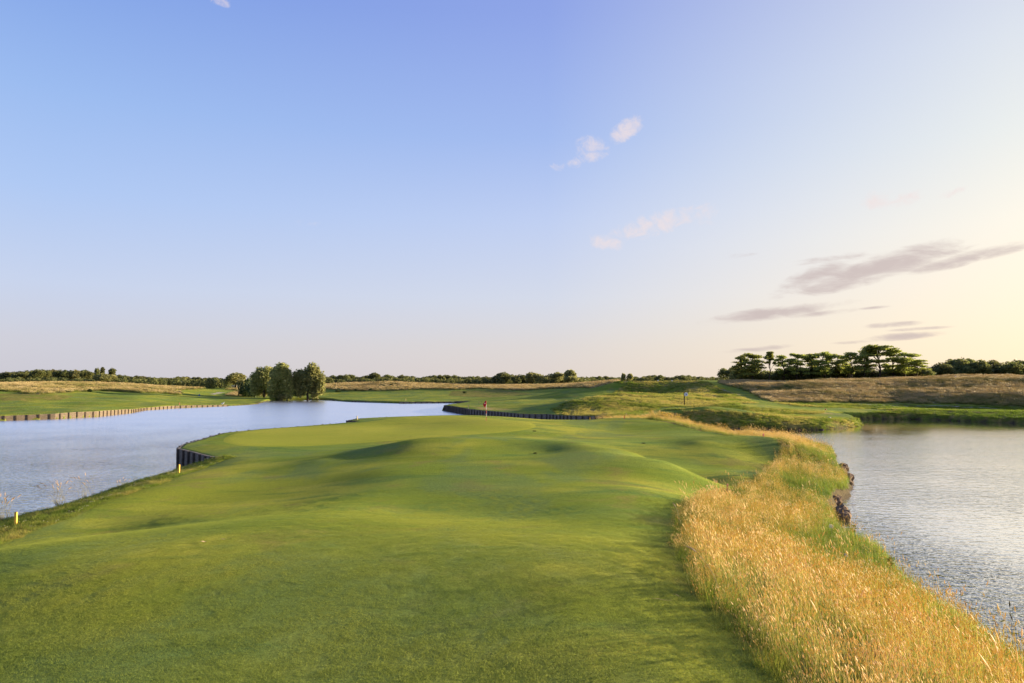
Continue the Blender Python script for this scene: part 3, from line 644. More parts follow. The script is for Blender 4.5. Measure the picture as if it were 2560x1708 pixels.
stake(2389,946,8,2.2,M['white'],'white_post','right of two white posts on the straw bank crest before the dark wood','post',WP,dist=192)
stake(498,990,5,2.6,M['blue'],'tee_marker','tiny blue marker at the foot of the distant sloping tee','marker',None,dist=290)
# ball shaped tee markers on the right tee
def ball_marker(u, v, d, mat, label, r=.13):
    p = PD(u, v, d); z0 = hz(p[0], p[1]); root = empty('tee_marker', (p[0], p[1], z0), label, 'marker', 'tee markers beside the right lake')
    bpy_m = MB(); st = [(math.sin(t), -math.cos(t)) for t in np.linspace(.02, math.pi-.02, 9)]
    vs = [(a*r*math.cos(q), a*r*math.sin(q), r*1.25+b_*r) for a, b_ in st for q in np.linspace(0, 2*math.pi, 12, endpoint=False)]
    bpy_m.add(vs, [[i*12+j, i*12+(j+1) % 12, (i+1)*12+(j+1) % 12, (i+1)*12+j] for i in range(8) for j in range(12)]); bpy_m.build('ball', mat, root, True)
    q = MB(); q.tube([(0, 0, -.1), (0, 0, r*.4)], [.03, .03], 6); q.build('spike', M['white'], root)
ball_marker(2072,1041.5,109,M['blue'],'blue ball marker on the right tee, the left and farther of the pair')
ball_marker(2076,1045.5,108.3,M['white'],'white and blue marker on the right tee, just below the blue ball')
ball_marker(2126,1048,110,M['brown_post'],'small dark marker at the tip of the right tee mound')
ball_marker(2064,1024.5,131,M['red'],'small red marker on the strip of grass behind the right tee')
# flagstick in the hole
fx, fy, _ = PD(1215.5, 1053, 76); fz = hz(fx, fy)+.03
fr = empty('flagstick', (fx, fy, fz), 'limp red flag on a red and white banded pole in the putting green', 'flagstick')
Hf = 50/F*76; mb = MB(); mb.tube([(0, 0, -.05), (0, 0, Hf)], [.022, .018], 8); pole = mb.build('pole', M['white'], fr)
for a, b_ in ((0.0, .23), (.36, .57), (.80, 1.0)):
    mb = MB(); mb.tube([(0, 0, a*Hf+.01), (0, 0, b_*Hf)], [.026, .025], 8); mb.build('band', M['red'], pole)
mb = MB(); nx, ny = 8, 9; vs = []
for j in range(ny):
    t = j/(ny-1); wd = .34*(.35+.65*math.sin(math.pi*min(1, .25+t*.8)))
    for i in range(nx):
        s_ = i/(nx-1); vs.append((-wd*s_, .05*math.sin(s_*9+t*2), Hf-.02-t*.52-.22*s_*s_+.03*math.sin(s_*6)))
mb.add(vs, [[j*nx+i, j*nx+i+1, (j+1)*nx+i+1, (j+1)*nx+i] for j in range(ny-1) for i in range(nx-1)]); fl = mb.build('flag', M['flag_red'], fr, True)
so = fl.modifiers.new('solid', 'SOLIDIFY'); so.thickness = .008
mb = MB(); k = 10; ring = [(-.15+.05*math.cos(q*2*math.pi/k), -.06+.002*math.sin(q), Hf-.30+.07*math.sin(q*2*math.pi/k)) for q in range(k)]
mb.add(ring+[(p[0], p[1]+.01, p[2]) for p in ring], [[i, (i+1) % k, k+(i+1) % k, k+i] for i in range(k)]+[[0, i, i+1, i+1] for i in range(1, k-1)]); mb.build('number_patch', M['white'], fl)
# round sign on a post
sx, sy, _ = PD(1711, 1021, 130); sz = hz(sx, sy)
sg = empty('tee_sign', (sx, sy, sz), 'round white sign with a blue mark on a dark post below the green hill', 'sign', rz=-.12)
Hs = 34/F*130; mb = MB(); mb.box((0, 0, Hs/2-.1), (.17, .15, Hs+.2)); mb.build('post', M['brown_post'], sg)
def disc(cx, cz, r, y0, y1, k=28, sx_=1, a0=0, a1=2*math.pi):
    ring = [(cx+r*sx_*math.cos(a0+(a1-a0)*i/k), cz+r*math.sin(a0+(a1-a0)*i/k)) for i in range(k)]
    v = [(a, y0, c) for a, c in ring]+[(a, y1, c) for a, c in ring]+[(cx, y0, cz), (cx, y1, cz)]
    return v, [[i, (i+1) % k, k+(i+1) % k, k+i] for i in range(k)]+[[2*k, (i+1) % k, i, i] for i in range(k)]+[[2*k+1, k+i, k+(i+1) % k, k+(i+1) % k] for i in range(k)]
mb = MB(); mb.add(*disc(.34, Hs-.36, .36, -.12, -.085)); face_ = mb.build('sign_board', M['white'], sg)
mb = MB(); mb.box((.30, -.128, Hs-.36), (.06, .012, .30)); mb.box((.38, -.128, Hs-.44), (.13, .012, .06)); mb.box((.37, -.128, Hs-.30), (.08, .012, .06)); mb.add(*disc(.42, Hs-.385, .07, -.134, -.122, 12)); mb.build('emblem', M['blue'], face_)
# small dark holes in the turf (sprinkler heads)
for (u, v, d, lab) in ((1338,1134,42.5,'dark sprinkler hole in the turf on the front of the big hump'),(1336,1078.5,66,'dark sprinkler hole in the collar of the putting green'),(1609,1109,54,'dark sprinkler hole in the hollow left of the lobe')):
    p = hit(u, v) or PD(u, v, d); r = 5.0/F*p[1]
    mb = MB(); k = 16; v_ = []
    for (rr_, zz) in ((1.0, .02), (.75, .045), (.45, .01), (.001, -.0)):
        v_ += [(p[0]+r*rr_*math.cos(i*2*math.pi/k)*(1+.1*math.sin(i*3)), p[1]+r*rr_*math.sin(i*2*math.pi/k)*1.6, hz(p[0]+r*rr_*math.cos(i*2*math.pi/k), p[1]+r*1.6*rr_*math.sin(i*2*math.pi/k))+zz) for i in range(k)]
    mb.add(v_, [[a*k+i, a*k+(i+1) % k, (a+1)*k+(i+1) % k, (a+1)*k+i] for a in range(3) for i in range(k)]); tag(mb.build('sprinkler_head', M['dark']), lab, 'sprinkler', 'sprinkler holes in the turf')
# white bird on the left shore
p = PD(556, 1012, 194); mb = MB(); bz = max(hz(p[0], p[1]), .5)
body = [(-.45, 0, .34), (-.3, 0, .36), (-.05, 0, .36), (.2, 0, .42), (.34, 0, .52), (.40, 0, .66), (.44, 0, .74), (.52, 0, .74), (.62, 0, .71)]
mb.tube(body, [.02, .10, .17, .15, .08, .05, .07, .05, .012], 10); mb.tube([(-.02, .04, .3), (-.02, .04, 0)], [.02, .015], 5); mb.tube([(.03, -.04, .3), (.03, -.04, 0)], [.02, .015], 5)
bird = mb.build('bird', M['white'], None, True); bird.location = (p[0], p[1], bz); tag(bird, 'white water bird standing at the end of the sunlit left bulkhead', 'bird')
# footbridge over the channel
br = empty('footbridge', (18.2, 101.6, 0), 'low pale gravel topped footbridge between the near mound and the land behind it', 'bridge')
def hx(px_, py_): return hz(px_, py_)
za = max(hz(17.6, 97.2), 1.3)+.06; zb = max(hz(19.2, 107), 1.3)+.06
mb = MB(); L = np.array([[15.6, 97.0], [20.2, 96.4], [17.4, 107.4], [21.8, 106.8]])-np.array([18.2, 101.6]); th = .22
v = [(*L[0], za), (*L[1], za), (*L[3], zb), (*L[2], zb), (*L[0], za-th), (*L[1], za-th), (*L[3], zb-th), (*L[2], zb-th)]
mb.add(v, [[0, 1, 2, 3], [4, 7, 6, 5], [0, 4, 5, 1], [1, 5, 6, 2], [2, 6, 7, 3], [3, 7, 4, 0]]); mb.build('deck', M['gravel'], br)
for a, b_ in ((0, 2), (1, 3)):
    A, B = L[a], L[b_]; sgn = -1 if a == 0 else 1; mb = MB(); m_ = (A+B)/2+np.array([sgn*.13, 0]); ln = np.linalg.norm(B-A); 
    mb.box((m_[0], m_[1], (za+zb)/2+.03), (ln, .2, .3), math.atan2(B[1]-A[1], B[0]-A[0])); mb.build('kerb', M['stone'], br)
# ---------------------------------------------------------------- trees
def leaf_cloud(lobes, n, size, seed, flat=.0, shell=.55, droop=0.0):
    """n leaf clumps (bent quads) spread over ellipsoid lobes (x, y, z, rx, ry, rz)"""
    r = np.random.default_rng(seed); L = np.array(lobes, float); wt = (L[:, 3]*L[:, 4]*L[:, 5])**.66; idx = r.choice(len(L), n, p=wt/wt.sum()); q = L[idx]
    d = r.normal(size=(n, 3)); d /= np.linalg.norm(d, axis=1)[:, None]; rad = shell+(1-shell)*r.random(n)**.6; rad *= 1+.10*r.normal(size=n)
    c = q[:, :3]+d*q[:, 3:]*rad[:, None]
    if droop: c[:, 2] -= droop*r.random(n)**2*(np.abs(d[:, 0])+np.abs(d[:, 1]))
    nr = d*.6+r.normal(size=(n, 3))*.7; nr[:, 2] = nr[:, 2]*(1-flat)+flat*1.4; nr /= np.linalg.norm(nr, axis=1)[:, None]
    a = np.cross(nr, r.normal(size=(n, 3))); a /= np.linalg.norm(a, axis=1)[:, None]; b_ = np.cross(nr, a)
    s_ = size*(.55+.9*r.random(n))[:, None]; e = .35+.5*r.random(n)[:, None]
    p0 = c-a*s_; p1 = c+b_*s_*e+nr*s_*.15; p2 = c+a*s_; p3 = c-b_*s_*e*.9
    v = np.stack([p0, p1, p2, p3], 1).reshape(-1, 3); f = np.arange(4*n).reshape(-1, 4); return v, f
def limbs(mb, base, lobes, r0, seed, n=5, top=.9):
    rd = random.Random(seed); zt = max(l[2] for l in lobes)*top
    tr = [np.array(base)+np.array([math.sin(k*1.3+seed)*r0*.7*k/3, math.cos(k*1.7+seed)*r0*.7*k/3, (zt)*k/6-.4*(k == 0)]) for k in range(7)]
    mb.tube(tr, np.linspace(r0, r0*.25, 7), 7)
    for k in range(min(n, len(lobes))):
        l = lobes[k]; t = .25+.45*rd.random(); st_ = tr[0]+(tr[-1]-tr[0])*t; en = np.array(l[:3])-np.array([0, 0, l[5]*.1])
        mid = (st_+en)/2+np.array([0, 0, -.06*np.linalg.norm(en-st_)]); mb.tube([st_, mid, en], [r0*.45, r0*.3, r0*.1], 5)
def round_lobes(seed, w_, h_, n=7, low=.12):
    rd = random.Random(seed); out_ = [(0, 0, h_*.56, w_*.36, w_*.36, h_*.34)]
    for k in range(n):
        a = rd.random()*6.28; rr_ = w_*.27*rd.uniform(.6, 1.15); z = h_*rd.uniform(low+.2, .80); s_ = rd.uniform(.14, .24)
        out_.append((rr_*math.cos(a), rr_*math.sin(a), z, w_*s_, w_*s_, h_*s_*.75))
    out_.append((rd.uniform(-.08, .08)*w_, 0, h_*.82, w_*.18, w_*.18, h_*.16)); return out_
class Proto: pass
def make_proto(name, lobes, n, size, leaf, seed, r0=.25, flat=0., shell=.5, droop=0, trunk=True, tt=.9):
    p = Proto(); v, f = leaf_cloud(lobes, n, size, seed, flat, shell, droop); o = mesh_np('crown', v, f, leaf, False, None, False); p.crown = o.data; bpy.data.objects.remove(o)
    p.trunk = None; p.name = name
    if trunk:
        mb = MB(); limbs(mb, (0, 0, 0), lobes, r0, seed, 6, tt); o = mb.build('trunk', M['bark'], None, True); p.trunk = o.data; bpy.data.objects.remove(o)
    zz = v[:, 2]; p.h = float(np.percentile(zz, 99.7)); p.w = float(np.percentile(np.abs(v[:, 0]), 98)*2); return p
def place(p, u, vtop, wpx, dist, name, label, cat='tree', group=None, rz=None, sink=0., zoff=0, dy=1.0):
    x, y, ztop = PD(u, vtop, dist); z0 = hz(x, y)-sink
    H = max(ztop-z0, 1.0); Wd = wpx/F*dist
    root = empty(name, (x, y, z0), label, cat, group, random.uniform(0, 6.28) if rz is None else rz)
    for nm, me in (('crown', p.crown), ('trunk', p.trunk)):
        if me is None: continue
        o = bpy.data.objects.new(nm, me); C.objects.link(o); o.parent = root; o.scale = (Wd/p.w, Wd/p.w*dy, H/p.h)
    return root
PR_round = [make_proto('r', round_lobes(k, 9, 10), 2300, .36, M['leaf_far'], k, .28, shell=.62) for k in range(6)]
PR_pale = [make_proto('p', round_lobes(20+k, 8, 10), 2000, .42, M['leaf_olive'], 20+k, .25) for k in range(3)]
PR_tall = [make_proto('t', [(0, 0, 10*.5, 1.3, 1.3, 4.6), (.2, 0, 7.6, 1.1, 1.1, 2.2), (-.3, .1, 3.5, 1.4, 1.4, 2.4)], 1300, .34, M['leaf_far'], 31+k, .2) for k in range(2)]
PR_bush = [make_proto('b', [(0, 0, .9, 1.4, 1.4, .9), (.9, .3, .6, .8, .8, .6), (-.9, -.2, .6, .8, .8, .6), (.2, -.5, 1.3, .7, .7, .5)], 1100, .16, M['leaf_bush'], 41+k, .07, shell=.4) for k in range(2)]
# the long woods behind the banks, tree by tree: (u, top v)
rows = [
 ('far trees at the left edge', 'dense dark tree in the left wood', PR_round+PR_pale[:1], 440, 30, 1.0, [(-20,931),(4,932),(20,930),(36,929),(50,928),(64,927),(80,926),(94,925),(108,924),(122,925),(136,924),(150,925),(165,925),(180,926),(195,926),(207,925),(218,927),(228,933)]),
 ('lower trees between the poplars and the far tee', 'small tree in the low wood behind the left sandy hills', PR_round+PR_pale, 470, 22, 1.0, [(238,943),(267,938),(300,936),(314,938),(328,941),(342,939),(357,941),(372,943),(386,943),(400,943),(415,944),(430,945),(444,941),(457,941),(470,942),(484,943),(497,943),(512,944),(525,944),(540,943),(552,945),(562,948)]),
 ('round trees right of the willows', 'round dark tree in the wood right of the willows', PR_round, 430, 25, 1.0, [(795,944),(815,941),(832,939),(848,938),(862,936),(874,936),(890,942),(904,942),(918,938),(951,941),(966,936),(980,942),(992,945),(1003,938),(1020,940),(1033,941),(1046,944),(1060,942),(1073,940),(1086,938),(1098,937),(1110,937),(1122,938),(1134,939),(1146,942),(1158,942),(1170,941),(1182,942),(1194,941),(1206,942),(1218,941),(1232,942)]),
 ('trees behind the centre of the course', 'full tree in the wood behind the red flag', PR_round+PR_pale[:2], 420, 26, 1.0, [(1245,938),(1270,935),(1286,938),(1300,936),(1316,940),(1345,936),(1364,938),(1378,940),(1402,938),(1415,940),(1440,941),(1455,942)]),
 ('low trees on the horizon behind the green hill', 'low tree on the skyline behind the green hill', PR_round, 560, 26, 1.0, [(1470,943),(1486,942),(1500,941),(1515,941),(1530,942),(1546,943),(1592,942),(1606,942),(1620,939),(1634,937),(1648,938),(1662,942),(1680,943),(1694,941),(1706,938),(1720,938),(1736,941),(1750,942),(1766,943),(1780,942),(1794,944)])]
allp = []
for g_, lab, protos, dist, wpx, sc_, lst in rows:
    for k, (u, v) in enumerate(lst):
        d_ = dist*random.uniform(.96, 1.05)
        ordn = ('%d%s' % (k+1, {1: 'st', 2: 'nd', 3: 'rd'}.get((k+1) % 10 if not 10 < (k+1) % 100 < 14 else 0, 'th')))
        place(random.choice(protos), u+random.uniform(-2, 2), v+random.uniform(-.6, 1), wpx*random.uniform(.85, 1.25), d_, 'distant_tree', lab+', '+ordn+' from left', 'tree', g_)
for (u, v, wpx, d_, pr, nm, lab) in (
  (243,921,15,410,PR_tall[0],'poplar_tree','slim dark poplar, the lower left one of the pair above the left bank'),
  (256,918,13,415,PR_tall[1],'poplar_tree','slim dark poplar with the highest tip above the left bank'),
  (280,921,20,410,PR_tall[0],'poplar_tree','slim dark poplar standing alone just right of the other two'),
  (262,934,40,395,PR_pale[0],'broad_tree','olive brown rounded tree in front of the poplars'),
  (590,933,46,400,PR_pale[1],'broad_tree','broad round tree beside the far sloping tee, left of the willows'),
  (934,932,32,415,PR_round[2],'broad_tree','largest round dark tree right of the willows, standing above its neighbours'),
  (1258,931,38,400,PR_round[3],'broad_tree','tall dark tree above the right part of the black bulkhead'),
  (1331,931,42,400,PR_pale[2],'broad_tree','pale olive willow like tree in the wood left of the green hill'),
  (1391,931,36,400,PR_pale[0],'broad_tree','pale olive tree beside the tree with a raised tuft crown'),
  (1428,925,26,395,PR_pale[1],'tufted_tree','tall tree with a separate round tuft on top, left of the green hill'),
  (1425,940,34,392,PR_pale[2],'broad_tree','pale rounded tree under the tall tufted tree'),
  (1558,933,12,262,PR_pale[0],'small_tree','thin small tree on the skyline of the green hill, left of the pair'),
  (1573,934,15,262,PR_pale[1],'small_tree','thin small tree on the skyline of the green hill, right of the pair')):
    place(pr, u, v, wpx, d_, nm, lab, 'tree')
# understorey that closes the far woods: a ragged mass nobody could count
def thicket(name, u0, u1, vt, dist, seed):
    rd = random.Random(seed); lob = []; u = u0
    while u < u1:
        x, y, zt = PD(u, vt+rd.uniform(-3.5, 2.5), dist*rd.uniform(.97, 1.04)); z0 = hz(x, y)-.5; hh = max(zt-z0, 1.5); lob.append((x, y, z0+hh*.45, rd.uniform(1.5, 3.4), 2, hh*.6)); u += rd.uniform(4, 9)
    v, f = leaf_cloud(lob, 260*len(lob), .42, seed, 0, .6); tag(mesh_np(name, v, f, M['leaf_far'], False), kind='stuff')
thicket('thicket', -60, 575, 948, 405, 1); thicket('thicket', 785, 1470, 948, 405, 2); thicket('thicket', 1465, 1830, 946, 545, 3)
thicket('thicket', 1838, 2320, 930, 250, 4); thicket('thicket', 2315, 2620, 925, 318, 5)
# willows on the spit
def willow(seed, w_, h_, n, lob, r0, name, label, u, vtop, wpx, d_):
    p = make_proto('w', lob, n, .34, M['leaf_willow'], seed, r0, shell=.35, droop=h_*.06, tt=.8)
    return place(p, u, vtop, wpx, d_, name, label, 'tree', rz=0)
W_A = [(0,0,8.5,3.2,3,3.6),(-2.2,.5,6.2,2.4,2.4,3.2),(-3.2,0,8.6,1.5,1.5,1.8),(1.6,-.5,6,2.4,2.4,3.4),(.8,.6,11,2.2,2,1.9),(-1.4,0,10.6,1.7,1.7,1.7),(2.6,0,3.6,1.5,1.5,2.6),(-2.6,0,3.4,1.9,1.7,2.5),(0,1,3,2.2,1.4,2.2),(-3.4,0,5.4,1.2,1.2,2)]
willow(51,9,13,8000,W_A,.42,'willow_tree','left willow of the pair, dark green with a broad crown reaching low',662,918,64,270)
W_B = [(0,0,9.5,2.9,2.6,3.4),(1.6,.2,6.6,2.3,2.3,3.6),(-1.6,0,6.2,2.2,2.2,3.4),(.4,0,12.2,2.0,2,1.6),(2.2,0,10,1.3,1.3,1.9),(-1.9,.3,10,1.4,1.4,1.9),(2.2,-.2,3.4,1.5,1.4,2.7),(0,.6,3.2,1.8,1.4,2.4),(-2.2,0,3.6,1.4,1.3,2.4),(2.9,0,6,1.0,1.0,2.2)]
willow(52,9,13,9500,W_B,.42,'willow_tree','tallest lit willow joined to the left willow, bright shoots at its foot',702,909.5,58,264)
W_C = [(-1.4,0,8.6,2.0,2,3.0),(1.4,0,8.6,2.0,2,3.0),(0,0,9,2.4,2.4,3),(-2.6,0,9.6,1.7,1.7,2.0),(1.2,0,11.6,1.9,1.8,2.2),(2.9,.3,8.2,1.7,1.7,2.8),(-2.2,.2,6.2,1.7,1.7,2.6),(.2,-.3,5.6,2.0,2,2.3),(3.3,0,5.2,1.4,1.3,2.2),(-3.6,0,7.0,1.2,1.1,2.0),(-1.8,0,3.8,1.3,1.2,1.8),(1.8,.2,3.6,1.5,1.2,2.0)]
willow(53,9,13,9000,W_C,.36,'willow_tree','separate willow standing on its own trunk at the water, right of the others',771,911,76,266)
place(PR_bush[0],617,945,52,300,'bush','dark rounded bush left of the willows behind the straw grass','bush'); place(PR_bush[1],636,952,44,292,'bush','dark bush touching the left willow','bush')
place(PR_bush[0],745,966,30,285,'bush','dark bush between the two willow crowns at the water','bush')
place(PR_pale[2],703,985,20,262,'willow_shoots','bright low shoots at the foot of the tallest willow','shrub')
for (u, v, wp_, d_, lab) in ((690,976,14,330,'a'),):
    pass
for (u, v, wp_, d_, lab) in ((845,975,13,335,'small dark bush on the central straw bank, first from the left'),(857,970,10,345,'small dark bush on the central straw bank, second from the left'),(890,975,9,338,'small dark bush low on the central straw bank, third from the left'),(905,970,12,345,'small dark bush on the central straw bank, fourth from the left'),
        (926,974,9,338,'small dark bush low on the central straw bank, fifth from the left'),(958,966,12,352,'green bush high on the central straw bank, left of two'),(982,962,14,356,'green bush high on the central straw bank, right of two'),(1162,979,13,300,'dark round bush at the foot of the bank above the long fairway'),
        (365,974,14,270,'small bush on the left straw bank'),(225,972,12,240,'dark bush among the straw grass of the left bank'),(340,968,12,280,'green bush near the crest of the left straw bank')):
    place(PR_bush[hash(lab) % 2 if False else len(lab) % 2], u, v, wp_, d_, 'small_bush', lab, 'bush', 'small bushes on the straw banks')
# locust trees on the right: flat tiers of leaves on thin visible trunks
def locust(seed, w_, h_, tiers, n, low=.24):
    rd = random.Random(seed); lob = []
    for k in range(tiers):
        z = h_*(low+(1-low)*((k+.5)/tiers)**.8); env = w_*.5*math.sin(math.pi*min(.98, .22+.62*(z/h_)))**.8
        for j in range(rd.randint(2, 4)):
            a = rd.random()*6.28; rr_ = env*rd.uniform(.2, .78); s_ = w_*rd.uniform(.11, .20)
            lob.append((rr_*math.cos(a), rr_*math.sin(a), z+rd.uniform(-.4, .4), s_, s_, rd.uniform(.35, .8)))
    lob.append((0, 0, h_*.95, w_*.17, w_*.17, .6)); random.Random(seed).shuffle(lob)
    p = Proto(); v, f = leaf_cloud(lob, n, .25, seed, .12, .15); o = mesh_np('crown', v, f, M['leaf_locust'], False, None, False); p.crown = o.data; bpy.data.objects.remove(o)
    mb = MB(); tr = [np.array([.25*math.sin(k*.9+seed), .2*math.cos(k*1.1+seed), h_*.94*k/7-.4*(k == 0)]) for k in range(8)]; mb.tube(tr, np.linspace(.20, .05, 8), 7)
    for l in lob:
        t = max(.12, min(.92, (l[2]/h_)-.16-.1*rd.random())); k = t*7; st_ = tr[int(k)]+(tr[min(7, int(k)+1)]-tr[int(k)])*(k-int(k)); en = np.array(l[:3]); mb.tube([st_, (st_+en)/2+np.array([0, 0, .25]), en], [.08, .05, .02], 4)
    o = mb.build('trunk', M['bark'], None, True); p.trunk = o.data; bpy.data.objects.remove(o); p.h = float(np.percentile(v[:, 2], 99.5)); p.w = float(np.percentile(np.abs(v[:, 0]), 98)*2); return p
PL = [locust(60+k, 9, 12, 8, 4000) for k in range(5)]
LG = 'open crowned trees on the right bank'
L_list = [(1852,889,46,232,0,'left outermost of the open crowned trees, leaning left'),(1880,884,50,228,1,'full leafy tree at the left of the group, just left of the solitary trunk'),(1958,889,42,235,2,'thin crowned tree just right of the solitary bare trunk'),
 (1992,884,52,230,3,'flat topped tree in the left half of the open crowned row'),(2028,885,46,238,4,'open crowned tree between two flat topped neighbours'),(2058,881,56,230,0,'wide flat topped tree in the middle of the row'),(2093,886,46,236,1,'small open crowned tree right of the middle one'),
 (2128,882,50,230,2,'flat topped tree left of the tallest one'),(2160,884,44,226,3,'slender leafy tree touching the tallest tree on its left'),(2196,864,80,228,4,'tallest tree of the row with the widest layered crown'),(2232,872,62,232,0,'tall layered tree just right of the tallest one'),
 (2262,882,58,230,1,'sloping crowned tree on the right shoulder of the row'),(2292,900,50,226,2,'low spreading tree at the right end of the row')]
for (u, v, wpx, d_, k, lab) in L_list: place(PL[k], u, v, wpx, d_, 'locust_tree', lab, 'tree', LG, rz=k*1.1+u)
ps_ = locust(71, 5, 13, 4, 1800, .58); place(ps_, 1922, 879, 30, 226, 'slender_tree', 'solitary slender tree with a bare trunk and small high crown', 'tree')
place(PR_round[1],1808,921,30,262,'broad_tree','small round dark tree left of the open crowned row, the lower','tree'); place(PR_round[4],1828,921,30,258,'broad_tree','small round dark tree touching the left end of the open crowned row','tree')
def ordi(k): return '%d%s' % (k, {1: 'st', 2: 'nd', 3: 'rd'}.get(k if not 10 < k < 14 else 0, 'th'))
for k, (u, v, wp_) in enumerate([(1850,915,40),(1880,912,44),(1905,930,36),(1945,928,30),(1975,915,42),(2005,918,40),(2035,915,40),(2065,915,42),(2095,916,40),(2120,915,40),(2150,922,36),(2180,924,40),(2220,922,44),(2250,918,46),(2280,916,50),(2305,920,44)]):
    place(PR_round[k % 6], u, v, wp_, 238, 'undergrowth_tree', 'low dark tree under the open crowned row, '+ordi(k+1)+' from left', 'tree', 'low trees under the open crowned row')
for k, (u, v, wp_) in enumerate([(2333,916,44),(2352,907,48),(2378,899,52),(2400,897,54),(2425,898,52),(2452,901,48),(2478,901,50),(2503,908,46),(2522,905,46),(2545,901,52),(2575,902,54),(2365,918,48),(2410,914,50),(2440,915,50),(2490,916,50),(2530,916,50)]):
    place(PR_round[(k*5) % 6], u, v, wp_*1.05, 300+random.uniform(-8, 12), 'wood_tree', ('dark rounded tree in the right edge wood, '+ordi(k+1)+' from left' if k < 11 else 'lower tree fronting the right edge wood, '+ordi(k-10)+' from left'), 'tree', 'trees of the right edge wood')
# ---------------------------------------------------------------- grasses
def grassmat(name, stops, trans=.45, base=None, base_h=.5):
    m, b, o = new_mat(name); g = b.n('ShaderNodeNewGeometry'); at = b.n('ShaderNodeAttribute', attribute_name='tint', attribute_type='INSTANCER')
    rp = g.outputs['Random Per Island']; f = b.m('ADD', b.m('MULTIPLY', at.outputs['Fac'], .75), b.m('MULTIPLY', rp, .25)); cr = b.n('ShaderNodeValToRGB')
    for i, (e, c) in enumerate(stops):
        q = cr.color_ramp.elements[i] if i < 2 else cr.color_ramp.elements.new(e); q.position = e; q.color = (*c, 1)
    b.link(f, cr.inputs[0]); cc = cr.outputs[0]
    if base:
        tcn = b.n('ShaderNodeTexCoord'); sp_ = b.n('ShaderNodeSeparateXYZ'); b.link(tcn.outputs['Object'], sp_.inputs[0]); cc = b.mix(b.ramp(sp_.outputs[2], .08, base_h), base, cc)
    p = principled(b, None, cc, .6, .25); t = b.n('ShaderNodeBsdfTranslucent'); b.link(cc, t.inputs[0])
    mx = b.n('ShaderNodeMixShader'); mx.inputs[0].default_value = trans; b.link(p.outputs[0], mx.inputs[1]); b.link(t.outputs[0], mx.inputs[2]); b.link(mx.outputs[0], o.inputs[0]); return m
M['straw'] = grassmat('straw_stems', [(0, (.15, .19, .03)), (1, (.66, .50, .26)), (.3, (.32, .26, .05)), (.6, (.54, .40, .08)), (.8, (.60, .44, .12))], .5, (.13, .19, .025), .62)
M['seed'] = grassmat('seed_heads', [(0, (.34, .29, .08)), (1, (.80, .60, .36)), (.5, (.68, .52, .15)), (.8, (.76, .57, .22))], .45)
M['blade'] = grassmat('green_blades', [(0, (.08, .15, .018)), (1, (.44, .37, .08)), (.5, (.20, .25, .03))], .5)
M['rough_blade'] = grassmat('rough_blades', [(0, (.07, .14, .014)), (1, (.48, .38, .10)), (.5, (.20, .25, .028))], .5)
M['flower'] = grassmat('yellow_flowers', [(0, (.62, .50, .03)), (1, (.70, .58, .05))], .3)
M['clover'] = grassmat('clover_heads', [(0, (.55, .50, .42)), (1, (.70, .66, .58))], .3)
def blade(mb_v, mb_f, x, y, h, wd, lean, ang, curve, nseg=4, tw=0.):
    dx, dy = math.cos(ang), math.sin(ang); px_, py_ = -math.sin(ang+tw), math.cos(ang+tw); n0 = len(mb_v)
    for k in range(nseg+1):
        t = k/nseg; o_ = lean*t+curve*t*t; zz = h*(t-.12*curve/max(h, .01)*t*t); ww = wd*(1-t*.85)/2
        cx, cy = x+dx*o_, y+dy*o_; mb_v += [(cx-px_*ww, cy-py_*ww, zz), (cx+px_*ww, cy+py_*ww, zz)]
        if k: a = n0+2*k; mb_f.append((a-2, a-1, a+1, a))
    return (x+dx*(lean+curve), y+dy*(lean+curve), h*(1-.12*curve/max(h, .01)))
